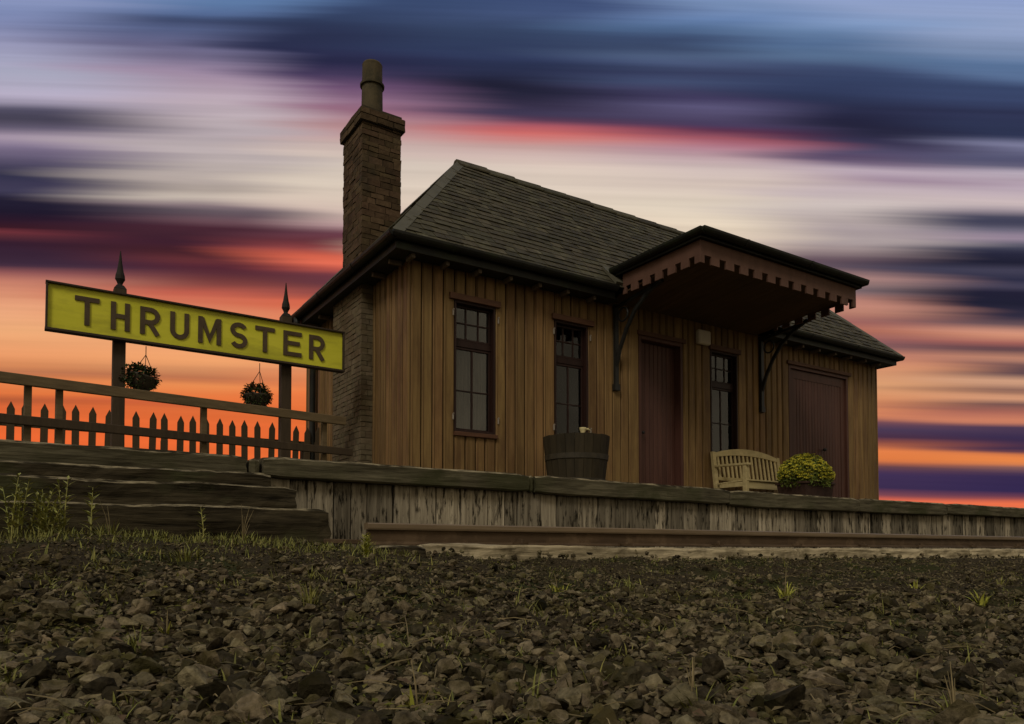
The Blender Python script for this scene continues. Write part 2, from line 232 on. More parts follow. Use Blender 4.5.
M_['soil'] = rough_mat('gritty_soil', (0.020, 0.015, 0.008), (0.078, 0.060, 0.032), (80, 80, 80), 8, 0.97, 0.9, isl=0, c3=(0.040, 0.042, 0.014), c3scale=1.6, c3amt=(0.5, 0.62), spec=0.08)

def glass_mat():
    m, nt, b = new_mat('window_glass'); L = nt.links.new
    for n in list(nt.nodes):
        if n.type != 'OUTPUT_MATERIAL': nt.nodes.remove(n)
    o = nt.nodes['Material Output']
    tr = nt.nodes.new('ShaderNodeBsdfTransparent'); tr.inputs[0].default_value = (0.8, 0.8, 0.78, 1)
    gl = nt.nodes.new('ShaderNodeBsdfGlossy'); gl.inputs['Roughness'].default_value = 0.03
    tc = nt.nodes.new('ShaderNodeTexCoord'); nz = nt.nodes.new('ShaderNodeTexNoise'); nz.inputs['Scale'].default_value = 3.0; L(tc.outputs['Object'], nz.inputs['Vector'])
    bp = nt.nodes.new('ShaderNodeBump'); bp.inputs['Strength'].default_value = 0.08; bp.inputs['Distance'].default_value = 0.02; L(nz.outputs['Fac'], bp.inputs['Height']); L(bp.outputs[0], gl.inputs['Normal'])
    fr = nt.nodes.new('ShaderNodeFresnel'); fr.inputs[0].default_value = 1.7
    mx = nt.nodes.new('ShaderNodeMixShader'); L(fr.outputs[0], mx.inputs[0]); L(tr.outputs[0], mx.inputs[1]); L(gl.outputs[0], mx.inputs[2]); L(mx.outputs[0], o.inputs[0])
    return m
M_['glass'] = glass_mat()

# ------------------------------------------------------------------ helpers: objects and meshes
def tag(o, label=None, cat=None, group=None, kind=None):
    if label: o['label'] = label
    if cat: o['category'] = cat
    if group: o['group'] = group
    if kind: o['kind'] = kind
    return o
def thing(name, loc, label, cat, group=None, rz=0.0):
    o = bpy.data.objects.new(name, None); COL.objects.link(o)
    o.location = loc; o.rotation_euler = (0, 0, rz); o.empty_display_size = 0.2
    return tag(o, label, cat, group)
def copy_tree(o, parent=None):
    c = o.copy(); COL.objects.link(c)
    if parent: c.parent = parent
    for ch in list(o.children): copy_tree(ch, c)
    return c
def world_origin(o):
    v = Vector((0, 0, 0))
    while o: v += Vector(o.location); o = o.parent
    return v

class MB:
    def __init__(s): s.v = []; s.f = []; s.m = []; s.mi = 0
    def add(s, vs, fs):
        n = len(s.v); s.v += [tuple(p) for p in vs]
        for f in fs: s.f.append(tuple(i + n for i in f)); s.m.append(s.mi)
    def box(s, x0, x1, y0, y1, z0, z1, c=0.0, jit=0.0):
        """box; c chamfers the four long vertical edges off; jit shakes the corners"""
        j = (lambda: random.uniform(-jit, jit)) if jit else (lambda: 0)
        P = [(x0, y0, z0), (x1, y0, z0), (x1, y1, z0), (x0, y1, z0), (x0, y0, z1), (x1, y0, z1), (x1, y1, z1), (x0, y1, z1)]
        s.add([(a + j(), b + j(), d + j()) for a, b, d in P], [(0, 3, 2, 1), (4, 5, 6, 7), (0, 1, 5, 4), (1, 2, 6, 5), (2, 3, 7, 6), (3, 0, 4, 7)])
    def hexa(s, P):
        s.add(P, [(0, 3, 2, 1), (4, 5, 6, 7), (0, 1, 5, 4), (1, 2, 6, 5), (2, 3, 7, 6), (3, 0, 4, 7)])
    def prism(s, poly, a, b):
        """polygon of 3D points a(point2d) extruded to b(point2d)"""
        n = len(poly); s.add([a(p) for p in poly] + [b(p) for p in poly],
            [tuple(range(n))[::-1], tuple(range(n, 2 * n))] + [(i, (i + 1) % n, n + (i + 1) % n, n + i) for i in range(n)])
    def beam(s, p, q, w, h, upv=(0, 0, 1)):
        p = Vector(p); q = Vector(q); d = (q - p).normalized(); upv = Vector(upv); sd = d.cross(upv)
        if sd.length < 1e-4: sd = d.cross(Vector((1, 0, 0)))
        sd.normalize(); u = sd.cross(d)
        P = []
        for c in (p, q):
            for a, b in ((-1, -1), (1, -1), (1, 1), (-1, 1)): P.append(c + sd * (a * w / 2) + u * (b * h / 2))
        s.hexa(P)
    def tube(s, pts, r, n=8, cap=True):
        pts = [Vector(p) for p in pts]; rs = r if isinstance(r, (list, tuple)) else [r] * len(pts)
        base = len(s.v); ref = None
        for i, p in enumerate(pts):
            t = (pts[min(i + 1, len(pts) - 1)] - pts[max(i - 1, 0)]).normalized()
            if ref is None: ref = t.orthogonal().normalized()
            ref = (ref - t * ref.dot(t)).normalized(); b = t.cross(ref)
            for k in range(n):
                an = 2 * math.pi * k / n; s.v.append(tuple(p + ref * (rs[i] * math.cos(an)) + b * (rs[i] * math.sin(an))))
        for i in range(len(pts) - 1):
            for k in range(n):
                s.f.append((base + i * n + k, base + i * n + (k + 1) % n, base + (i + 1) * n + (k + 1) % n, base + (i + 1) * n + k)); s.m.append(s.mi)
        if cap:
            s.f.append(tuple(base + k for k in range(n))[::-1]); s.m.append(s.mi)
            e = base + (len(pts) - 1) * n; s.f.append(tuple(e + k for k in range(n))); s.m.append(s.mi)
    def lathe(s, prof, c, n=24, cap0=True, cap1=True, sx=1.0, sy=1.0):
        base = len(s.v)
        for r, z in prof:
            for k in range(n):
                an = 2 * math.pi * k / n; s.v.append((c[0] + r * math.cos(an) * sx, c[1] + r * math.sin(an) * sy, c[2] + z))
        for i in range(len(prof) - 1):
            for k in range(n):
                s.f.append((base + i * n + k, base + i * n + (k + 1) % n, base + (i + 1) * n + (k + 1) % n, base + (i + 1) * n + k)); s.m.append(s.mi)
        if cap0: s.f.append(tuple(base + k for k in range(n))[::-1]); s.m.append(s.mi)
        if cap1: e = base + (len(prof) - 1) * n; s.f.append(tuple(e + k for k in range(n))); s.m.append(s.mi)
    def build(s, name, mats, parent=None, world=True, smooth=False, bevel=0.0):
        me = bpy.data.meshes.new(name)
        off = world_origin(parent) if (parent and world) else Vector((0, 0, 0))
        me.from_pydata([(a - off.x, b - off.y, c - off.z) for a, b, c in s.v], [], s.f); me.update()
        for m in (mats if isinstance(mats, (list, tuple)) else [mats]): me.materials.append(m)
        if len(me.materials) > 1: me.polygons.foreach_set('material_index', s.m)
        if smooth: me.polygons.foreach_set('use_smooth', [True] * len(me.polygons))
        o = bpy.data.objects.new(name, me); COL.objects.link(o)
        if parent: o.parent = parent
        if bevel:
            b = o.modifiers.new('bevel', 'BEVEL'); b.width = bevel; b.segments = 2; b.limit_method = 'ANGLE'; b.angle_limit = R(40)
        return o

def rough_beam(mb, x0, x1, y0, y1, z0, z1, seg=0.12, amp=0.006, seed=0, droop=0.0, edge=0.014, rim_light=True):
    """an old timber along X with weathered wavering edges, its upper front chamfer painted as a lit rim; ring of 12 points per station"""
    n = max(2, int((x1 - x0) / seg)); base = len(mb.v); cy = edge / (y1 - y0); cz = edge / (z1 - z0)
    ring = [(cy, 0), (.5, 0), (1 - cy, 0), (1, cz), (1, .5), (1, 1 - cz), (1 - cy, 1), (.5, 1), (cy, 1), (0, 1 - cz), (0, .72), (0, .5), (0, .28), (0, cz)]
    k = len(ring)
    for i in range(n + 1):
        x = x0 + (x1 - x0) * i / n; e_ = 0.012 if i in (0, n) else 0.0
        wear = 1 + 1.3 * mnoise.noise(Vector((x * 2.3, seed, 4.0)))
        for a, b in ring:
            y = y0 + (y1 - y0) * a; z = z0 + (z1 - z0) * b + droop * (i / n)
            q = Vector((x * 3.1 + seed, y * 9, z * 9)); d = mnoise.noise_vector(q) * amp + mnoise.noise_vector(q * 4.1) * amp * 0.55
            if (a, b) == (0, 1 - cz): z -= edge * 0.5 * max(0, wear - 0.8)
            if a == 0 and cz < b < 1 - cz: d.y += amp * 0.8 * mnoise.noise(Vector((x * 1.3, b * 9 + seed, 1.0)))
            if e_: y += (0.5 - a) * 2 * e_; z += (0.5 - b) * 2 * e_
            mb.v.append((x + (d.x if i in (0, n) else 0) * 2, y + d.y, z + d.z))
    for i in range(n):
        for j in range(k):
            mb.f.append((base + i * k + j, base + i * k + (j + 1) % k, base + (i + 1) * k + (j + 1) % k, base + (i + 1) * k + j)[::-1]); mb.m.append(1 if (j == 8 and rim_light) else 0)  # upper front chamfer takes the painted rim light
    mb.f.append(tuple(base + j for j in range(k))); mb.m.append(0)
    mb.f.append(tuple(base + n * k + j for j in range(k))[::-1]); mb.m.append(0)

def blade(mb, p, ang, h, w, lean, curl=0.6, seg=4):
    p = Vector(p); dr = Vector((math.cos(ang), math.sin(ang), 0)); sd = Vector((-dr.y, dr.x, 0)); vs = []; c = p.copy(); th = math.pi / 2 - lean
    for i in range(seg + 1):
        t = i / seg; ww = w * (1 - t) ** 0.7 * (0.75 + 0.5 * min(t * 3, 1))
        vs += [c - sd * ww / 2, c + sd * ww / 2]
        c = c + (dr * math.cos(th) + Vector((0, 0, math.sin(th)))) * (h / seg); th -= curl / seg
    mb.add(vs, [(2 * i, 2 * i + 1, 2 * i + 3, 2 * i + 2) for i in range(seg)])
def leaf(mb, p, d, up_, L_, W_):
    """a small folded leaf of four faces"""
    p = Vector(p); d = Vector(d).normalized(); s_ = d.cross(Vector(up_))
    if s_.length < 1e-3: s_ = d.orthogonal()
    s_.normalize(); n_ = s_.cross(d)
    m1 = p + d * L_ * 0.5 - n_ * W_ * 0.12; tip = p + d * L_ - n_ * L_ * 0.12
    l1 = p + d * L_ * 0.42 + s_ * W_ * 0.5 + n_ * W_ * 0.12; r1 = p + d * L_ * 0.42 - s_ * W_ * 0.5 + n_ * W_ * 0.12
    mb.add([p, l1, m1, r1, tip], [(0, 1, 2), (0, 2, 3), (1, 4, 2), (2, 4, 3)])
def rdir():
    v = rng.normal(size=3); return Vector(v / np.linalg.norm(v))

# ------------------------------------------------------------------ ground
def smooth(a, b, x):
    t = min(1, max(0, (x - a) / (b - a))); return t * t * (3 - 2 * t)
def ground_h(x, y):
    top = 0.035 - 0.125 * smooth(0.6, 3.0, x) - 0.035 * smooth(3.5, 10, x)
    if y > 4.25: base = top + 0.03 * smooth(4.25, 4.8, y)
    elif y > 1.0: base = -0.375 + (top + 0.02 * mnoise.noise(Vector((x * 1.9, 3.0, 9.0))) + 0.375) * ((y - 1.0) / 3.25) ** 0.95
    else: base = -0.375 - 0.03 * smooth(1.0, -3, y)
    if y > 5.6: base = -0.05
    a = smooth(0, 0.6, y) * (1 - smooth(4.0, 4.6, y))
    if -12 < x < 26 and -2 < y < 5.5:
        base += (0.034 * mnoise.noise(Vector((x * 1.7, y * 1.7, 3.0))) + 0.040 * mnoise.noise(Vector((x * 4.6, y * 4.6, 7.0))) + 0.018 * mnoise.noise(Vector((x * 10, y * 10, 2.0)))) * (0.25 + 0.75 * a)
    return base
def make_ground():
    xs = np.concatenate([[-900, -400, -150, -60, -25, -12, -7], np.arange(-4.5, 13.0, 0.055), [14, 15.5, 17.5, 20, 26, 50, 120, 400, 900]])
    ys = np.concatenate([[-900, -400, -150, -60, -25, -10, -4, -2, -1, -0.4], np.arange(0.0, 5.6, 0.05), [6.5, 8, 11, 14, 25, 60, 150, 400, 900]])
    v = [(x, y, ground_h(x, y)) for y in ys for x in xs]; nx = len(xs)
    f = [(j * nx + i, j * nx + i + 1, (j + 1) * nx + i + 1, (j + 1) * nx + i) for j in range(len(ys) - 1) for i in range(nx - 1)]
    me = bpy.data.meshes.new('ground'); me.from_pydata(v, [], f); me.update(); me.polygons.foreach_set('use_smooth', [True] * len(f))
    me.materials.append(M_['soil']); o = bpy.data.objects.new('ground', me); COL.objects.link(o); o['kind'] = 'structure'
make_ground()
mb = MB(); mb.box(-5.0, 17.0, 5.42, 11.6, 0.30, 0.48); o = mb.build('platform_surface', M_['deck']); o['kind'] = 'structure'

# ------------------------------------------------------------------ timber platform edge
pe = thing('platform_edge_wall', (6.0, 5.45, 0.0), 'long timber platform edge with weathered upright boards under thick coping beams', 'platform edge')
mb = MB(); x = 0.9; i = 0
while x < 16.5:
    w = random.choice((0.17, 0.2, 0.22, 0.24, 0.26, 0.13)); g = random.choice((0.003, 0.005, 0.01, 0.016)); y = 5.36 + random.uniform(0, 0.016)
    zb = -0.12; zt = 0.50
    P = [(x, y, zb), (x + w - g, y + random.uniform(-.004, .004), zb), (x + w - g, y + 0.06, zb), (x, y + 0.06, zb), (x + random.uniform(-.003, .003), y, zt), (x + w - g + random.uniform(-.003, .003), y, zt), (x + w - g, y + 0.06, zt), (x, y + 0.06, zt)]
    mb.hexa(P); x += w; i += 1
mb.build('facing_boards', M_['facing'], pe, bevel=0.005)
mb = MB(); mb.box(-5.0, 16.9, 5.435, 5.50, -0.15, 0.477); mb.build('backing', M_['dark'], pe)
for k, (x0, x1, zt, zb, dr) in enumerate([(-5.0, 1.262, 0.636, 0.50, 0.0), (1.372, 3.60, 0.640, 0.49, -0.010), (3.685, 6.13, 0.628, 0.47, -0.018), (6.14, 8.42, 0.603, 0.435, -0.006), (8.43, 10.45, 0.600, 0.43, 0.004), (10.46, 12.9, 0.603, 0.455, 0.002), (12.91, 15.0, 0.606, 0.46, 0), (15.01, 17.0, 0.606, 0.46, 0)]):
    mb = MB(); rough_beam(mb, x0, x1, 5.29 + random.uniform(-.006, .006), 5.53, zb, zt, amp=0.007, seed=k * 13.7, droop=dr); mb.build('coping_beam', [M_['coping'], M_['rim_light']], pe)
for x0, x1 in ((1.285, 1.352), (3.618, 3.668)):
    mb = MB(); rough_beam(mb, x0, x1, 5.31, 5.52, 0.48, 0.625, seg=0.03, amp=0.004, seed=x0 * 9); mb.build('spacer_block', [M_['coping'], M_['rim_light']], pe)

# stepped old sleepers at the left
for nm_x1, y0, y1, zb, zt, lab in ((1.373, 5.09, 5.285, 0.32, 0.500, 'shortest and topmost of the stepped dark sleepers, tucked under the platform coping'),
                                   (1.480, 4.89, 5.085, 0.16, 0.398, 'middle one of the stepped dark sleepers left of the rail'),
                                   (1.633, 4.68, 4.885, -0.08, 0.247, 'lowest and longest of the stepped dark sleepers, with weeds growing along its foot')):
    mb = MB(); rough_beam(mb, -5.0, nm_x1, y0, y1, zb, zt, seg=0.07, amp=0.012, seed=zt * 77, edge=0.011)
    o = mb.build('timber_sleeper', [M_['sleeper'], M_['rim_light']]); tag(o, lab, 'sleeper', 'stepped sleepers at the platform end')

# ------------------------------------------------------------------ rail and baulks
rl = thing('steel_rail', (1.87, 4.65, 0.02), 'rusty brown steel rail running along the foot of the platform', 'rail')
def rail_prof(mb, x0, x1, prof, zsh=-0.002):
    n = 14
    for i in range(n):
        a = x0 + (x1 - x0) * i / n; b = x0 + (x1 - x0) * (i + 1) / n
        za = zsh * (a - 2); zb_ = zsh * (b - 2)
        k = len(prof); base = len(mb.v)
        mb.v += [(a, 4.65 + p, z + za) for p, z in prof] + [(b, 4.65 + p, z + zb_) for p, z in prof]
        for j in range(k): mb.f.append((base + j, base + (j + 1) % k, base + k + (j + 1) % k, base + k + j)); mb.m.append(mb.mi)
        if i == 0: mb.f.append(tuple(base + j for j in range(k))[::-1]); mb.m.append(mb.mi)
        if i == n - 1: mb.f.append(tuple(base + k + j for j in range(k))); mb.m.append(mb.mi)
mb = MB(); rail_prof(mb, 1.876, 22.0, [(-0.06, 0.018), (0.06, 0.018), (0.06, 0.028), (0.009, 0.044), (0.009, 0.122), (-0.009, 0.122), (-0.009, 0.044), (-0.06, 0.028)]); mb.build('web_and_foot', M_['rail'], rl)
mb = MB(); rail_prof(mb, 1.87, 22.0, [(-0.036, 0.132), (-0.032, 0.121), (0.032, 0.121), (0.036, 0.132), (0.036, 0.158), (0.024, 0.166), (-0.024, 0.166), (-0.036, 0.158)]); mb.build('rail_head', M_['railhead'], rl)
for x in (3.05, 4.07, 5.15, 6.25, 7.35, 8.46, 9.62, 10.75, 11.9):
    mb = MB(); zz = -0.002 * (x - 2); mb.box(x - 0.06, x + 0.06, 4.575, 4.612, 0.02 + zz, 0.046 + zz, jit=0.006); mb.tube([(x, 4.585, 0.03 + zz), (x + .004, 4.590, 0.068 + zz)], 0.016, 6)
    mb.build('rail_clip', M_['rail'], rl)
mb = MB(); mb.beam((1.60, 4.72, 0.045), (1.84, 4.70, 0.040), 0.09, 0.03); tag(mb.build('steel_bar', M_['rail'], bevel=0.004), 'short rusty flat bar between the lowest sleeper and the rail end', 'steel bar')
mb = MB(); rough_beam(mb, 1.74, 2.10, 4.22, 4.52, -0.10, 0.015, seg=0.06, amp=0.008, seed=3); tag(mb.build('timber_baulk', [M_['sleeper'], M_['rim_light']]), 'dark tarred timber end lying under the left end of the rail', 'timber baulk', 'baulks under the rail')
for x0, x1, zt, dr, lab in ((2.13, 4.45, 0.028, -0.03, 'pale weathered baulk with frayed left end, nearest to the dark timber under the rail'),
                            (4.47, 5.84, 0.0, -0.004, 'short pale baulk between two cracks, below the platform door and bench'),
                            (5.87, 8.9, -0.002, -0.01, 'long pale grey baulk below the bush and the right door'),
                            (8.93, 13.5, -0.012, -0.012, 'pale baulk running out of frame along the rail beyond the building end')):
    mb = MB(); rough_beam(mb, x0, x1, 4.27, 4.50, zt - 0.125, zt, seg=0.07, amp=0.011, seed=x0 * 5, droop=dr)
    tag(mb.build('timber_baulk', [M_['baulk'], M_['baulk']]), lab, 'timber baulk', 'baulks under the rail')

# ------------------------------------------------------------------ station building
XW0, XW1, YW0, YW1, ZB = 3.335, 11.905, 7.15, 10.62, 0.475
XE0, XE1, YE0, YE1, ZE = 3.03, 12.15, 6.86, 10.90, 3.16       # eaves
YR = 8.88; ZR = 5.27; XR0, XR1 = 4.88, 10.34                 # ridge
B = thing('station_building', (7.6, 8.9, ZB), 'brown boarded station house with hipped slate roof, tall chimney and canopy over its door', 'building')

W1 = (3.885, 4.410, 1.27, 2.712); W2 = (5.240, 5.742, 1.27, 2.717); W3 = (7.905, 8.462, 1.27, 2.745)
D1 = (6.580, 7.372, ZB, 2.745); D2 = (9.600, 11.105, ZB, 2.770)
HOLES = [W1, W2, W3, D1, D2]
def boards(mb, a0, a1, z0, z1, holes, pt, pitch=0.132, th=0.024, gap=0.014, ch=0.008):
    """upright boards with open V joints; pt(a, depth, z) -> 3D, depth 0 at the outer face"""
    cuts = [a0]; x = a0
    while x < a1 - 0.02: x = min(x + pitch * random.choice((1, 1, 1, 0.92, 1.06)), a1); cuts.append(x)
    for h in holes:   # let a joint fall on every opening edge
        for e in h[:2]:
            k = min(range(len(cuts)), key=lambda i: abs(cuts[i] - e)); cuts[k] = e
    cuts = sorted(set(cuts))
    for c0, c1 in zip(cuts[:-1], cuts[1:]):
        if c1 - c0 < 0.02: continue
        mid = (c0 + c1) / 2; spans = [(z0, z1)]
        for h in holes:
            if h[0] < mid < h[1]:
                ns = []
                for s0, s1 in spans:
                    if h[2] > s0: ns.append((s0, min(s1, h[2])))
                    if h[3] < s1: ns.append((max(s0, h[3]), s1))
                spans = [q for q in ns if q[1] - q[0] > 0.01]
        dep = random.uniform(-0.002, 0.002)
        for s0, s1 in spans:
            a, b = c0 + gap / 2, c1 - gap / 2
            sec = [(a, th), (a, dep + ch), (a + ch, dep), (b - ch, dep), (b, dep + ch), (b, th)]
            mb.prism(sec, lambda p: pt(p[0], p[1], s0), lambda p: pt(p[0], p[1], s1))
            be_ = [(a + ch + 0.001, dep + 0.001), (a + ch + 0.003, dep - 0.006), (a + ch + 0.010, dep - 0.005), (a + ch + 0.014, dep + 0.001)]
            mb.prism(be_, lambda p: pt(p[0], p[1], s0), lambda p: pt(p[0], p[1], s1))
def panel(mb, a0, a1, z0, z1, holes, pt, d0, d1):
    xs = sorted({a0, a1} | {e for h in holes for e in h[:2]}); zs = sorted({z0, z1} | {e for h in holes for e in h[2:]})
    for x0, x1 in zip(xs[:-1], xs[1:]):
        for s0, s1 in zip(zs[:-1], zs[1:]):
            mx, mz = (x0 + x1) / 2, (s0 + s1) / 2
            if any(h[0] < mx < h[1] and h[2] < mz < h[3] for h in holes): continue
            P = [pt(x0, d0, s0), pt(x1, d0, s0), pt(x1, d1, s0), pt(x0, d1, s0), pt(x0, d0, s1), pt(x1, d0, s1), pt(x1, d1, s1), pt(x0, d1, s1)]
            mb.hexa(P)
fr = lambda a, d, z: (a, YW0 + d, z)
lf = lambda a, d, z: (XW0 + d, a, z)
bk = lambda a, d, z: (a, YW1 - d, z)
rt = lambda a, d, z: (XW1 - d, a, z)
ZT = 3.10
mb = MB(); boards(mb, XW0 + 0.02, XW1 - 0.02, ZB, ZT, HOLES, fr)
mb.box(XW0 - 0.004, XW0 + 0.014, YW0 - 0.004, YW0 + 0.014, ZB, ZT); mb.box(XW1 - 0.014, XW1 + 0.004, YW0 - 0.004, YW0 + 0.014, ZB, ZT)
mb.mi = 1; panel(mb, XW0 + 0.03, XW1 - 0.03, ZB, ZT, HOLES, fr, 0.0235, 0.14); mb.build('wall', [M_['clad'], M_['dark']], B)
BR = (8.12, 9.06)     # chimney breast along the end wall
mb = MB(); boards(mb, YW0 + 0.02, BR[0] + 0.02, ZB, ZT, [], lf, pitch=0.15, gap=0.032, ch=0.008); boards(mb, BR[1] - 0.02, YW1 - 0.02, ZB, ZT, [], lf, pitch=0.15, gap=0.032, ch=0.008)
mb.mi = 1; panel(mb, YW0 + 0.15, YW1 - 0.15, ZB, ZT, [], lf, 0.019, 0.14); mb.build('wall', [M_['clad'], M_['dark']], B)
mb = MB(); boards(mb, XW0 + 0.02, XW1 - 0.02, ZB, ZT, [], bk); mb.mi = 1; panel(mb, XW0 + 0.03, XW1 - 0.03, ZB, ZT, [], bk, 0.019, 0.14); mb.build('wall', [M_['clad'], M_['dark']], B)
mb = MB(); boards(mb, YW0 + 0.02, YW1 - 0.02, ZB, ZT, [], rt); mb.mi = 1; panel(mb, YW0 + 0.15, YW1 - 0.15, ZB, ZT, [], rt, 0.019, 0.14); mb.build('wall', [M_['clad'], M_['dark']], B)

# --- chimney: stone breast on the end wall, brick stack through the roof
def masonry(mb, x0, x1, y0, y1, z0, z1, ch, bl, prot=0.012, sides='xXyY', joint=0.010, var=0.25, mi_block=0, mi_core=1):
    mb.mi = mi_core; mb.box(x0 + 0.006, x1 - 0.006, y0 + 0.006, y1 - 0.006, z0, z1); mb.mi = mi_block
    z = z0; row = 0
    while z < z1 - 0.02:
        h = min(ch * random.uniform(1 - var, 1 + var), z1 - z)
        for sd in sides:
            lo, hi = (y0, y1) if sd in 'xX' else (x0, x1)
            a = lo
            first = bl * (0.5 if row % 2 else 1.0)
            while a < hi - 0.015:
                w = (first if a == lo else bl) * random.uniform(1 - var, 1 + var); b = min(a + w, hi)
                if hi - b < 0.04: b = hi
                p = random.uniform(0, prot); q = 0.06
                a_, b_ = a + (joint / 2 if a > lo else 0), b - (joint / 2 if b < hi else 0); s0, s1 = z + joint / 2, z + h - joint / 2
                if s1 - s0 > 0.01:
                    if sd == 'x': mb.box(x0 - p, x0 + q, a_, b_, s0, s1, jit=0.004)
                    if sd == 'X': mb.box(x1 - q, x1 + p, a_, b_, s0, s1, jit=0.004)
                    if sd == 'y': mb.box(a_, b_, y0 - p, y0 + q, s0, s1, jit=0.004)
                    if sd == 'Y': mb.box(a_, b_, y1 - q, y1 + p, s0, s1, jit=0.004)
                a = b
        z += h; row += 1
CX0, CX1, CY0, CY1 = 3.195, 3.675, 8.125, 8.735
mb = MB(); masonry(mb, CX0, XW0 + 0.06, BR[0], BR[1], ZB, 3.12, 0.062, 0.13, prot=0.006, sides='xyY', joint=0.007)
mb.build('chimney_breast', [M_['stone'], M_['pointing']], B)
mb = MB(); masonry(mb, CX0, CX1, CY0, CY1, 3.10, 4.965, 0.070, 0.165, prot=0.011, var=0.30, joint=0.006)
chim = mb.build('chimney_stack', [M_['brick'], M_['mortar']], B)
mb = MB(); masonry(mb, CX0 - 0.035, CX1 + 0.035, CY0 - 0.035, CY1 + 0.035, 4.965, 5.115, 0.075, 0.21, prot=0.008, var=0.08)
mb.mi = 1; mb.box(CX0 - 0.01, CX1 + 0.01, CY0 - 0.01, CY1 + 0.01, 5.115, 5.15); mb.build('chimney_cap', [M_['brick'], M_['mortar']], chim)
mb = MB(); mb.lathe([(0.136, 0.0), (0.130, 0.02), (0.124, 0.45), (0.124, 0.452), (0.145, 0.458), (0.147, 0.482), (0.124, 0.492), (0.123, 0.494), (0.120, 0.70), (0.122, 0.725), (0.113, 0.742), (0.085, 0.742), (0.085, 0.55)], (3.43, 8.42, 5.13), 36)
mb.build('chimney_pot', M_['pot'], chim)

# --- roof
def clip(poly, a, b):
    """keep the part of a 2D polygon left of the line a -> b"""
    out = []; n = len(poly)
    sd = lambda p: (b[0] - a[0]) * (p[1] - a[1]) - (b[1] - a[1]) * (p[0] - a[0])
    for i in range(n):
        p, q = poly[i], poly[(i + 1) % n]; sp, sq = sd(p), sd(q)
        if sp >= 0: out.append(p)
        if (sp >= 0) != (sq >= 0):
            t = sp / (sp - sq); out.append((p[0] + (q[0] - p[0]) * t, p[1] + (q[1] - p[1]) * t))
    return out
def slate_plane(mb, o, ex, eu, poly, expo=0.128):
    o = Vector(o); ex = Vector(ex).normalized(); eu = Vector(eu).normalized(); nn = ex.cross(eu).normalized()
    L0 = min(p[0] for p in poly); L1 = max(p[0] for p in poly); H = max(p[1] for p in poly); r = 0; v = -0.03
    while v < H:
        u = L0 - random.uniform(0, 0.25)
        while u < L1:
            w = random.uniform(0.12, 0.21); dv = random.uniform(-0.004, 0.004); lift = random.uniform(0.014, 0.024); sk = random.uniform(-.002, .002)
            q = [(u + 0.003, v + dv + sk), (u + w - 0.003, v + dv - sk), (u + w - 0.003, v + 1.9 * expo), (u + 0.003, v + 1.9 * expo)]
            for i in range(len(poly)):
                q = clip(q, poly[i], poly[(i + 1) % len(poly)])
                if len(q) < 3: break
            if len(q) >= 3:
                hh = lambda p: lift * (1 - (p[1] - v - dv) / (1.9 * expo)) + 0.003
                top = [o + ex * p[0] + eu * p[1] + nn * (hh(p) + 0.004) for p in q]; bot = [o + ex * p[0] + eu * p[1] + nn * (hh(p) - 0.006) for p in q]
                n = len(q); mb.add(top + bot, [tuple(range(n))] + [(i, n + i, n + (i + 1) % n, (i + 1) % n) for i in range(n)])
            u += w
        v += expo; r += 1
A_, Bc, Cc, Dc = Vector((XE0, YE0, ZE)), Vector((XE1, YE0, ZE)), Vector((XE1, YE1, ZE)), Vector((XE0, YE1, ZE)); E_, G_ = Vector((XR0, YR, ZR)), Vector((XR1, YR, ZR))
mb = MB()
def plane(a, b, tops):
    ex = (b - a).normalized(); nrm = ex.cross(tops[0] - a).normalized(); eu = nrm.cross(ex)
    P = [a, b] + tops; poly = [((p - a).dot(ex), (p - a).dot(eu)) for p in P]
    poly = [(poly[0][0], -0.04), (poly[1][0], -0.04)] + poly[2:] if True else poly
    slate_plane(mb, a, ex, eu, poly)
plane(A_, Bc, [G_, E_]); plane(Dc, A_, [E_]); plane(Bc, Cc, [G_]); plane(Cc, Dc, [E_, G_])
mb.mi = 1
dz = Vector((0, 0, -0.004))
for P in ([A_, Bc, G_, E_], [Dc, A_, E_], [Bc, Cc, G_], [Cc, Dc, E_, G_]): mb.add([p + dz for p in P], [tuple(range(len(P)))])
roof = mb.build('roof', [M_['slate'], M_['dark']], B)
mb = MB()   # ridge tiles: short lapped angle pieces
x = XR0 - 0.05
while x < XR1 + 0.05:
    x2 = min(x + 0.46, XR1 + 0.06); z = ZR + random.uniform(0.022, 0.032)
    P = lambda xx, k: [(xx, YR - 0.13, z - 0.105 + k), (xx, YR - 0.03, z + k), (xx, YR + 0.03, z + k), (xx, YR + 0.13, z - 0.105 + k), (xx, YR + 0.13, z - 0.125 + k), (xx, YR, z - 0.03 + k), (xx, YR - 0.13, z - 0.125 + k)]
    a = P(x, 0.0); b = P(x2 + 0.02, 0.012); n = 7
    mb.add(a + b, [(i, (i + 1) % n, n + (i + 1) % n, n + i)[::-1] for i in range(n)] + [tuple(range(n)), tuple(range(n, 2 * n))[::-1]]); x = x2
mb.build('ridge_capping', M_['slate'], roof)
mb = MB()   # lead dressed over the hips
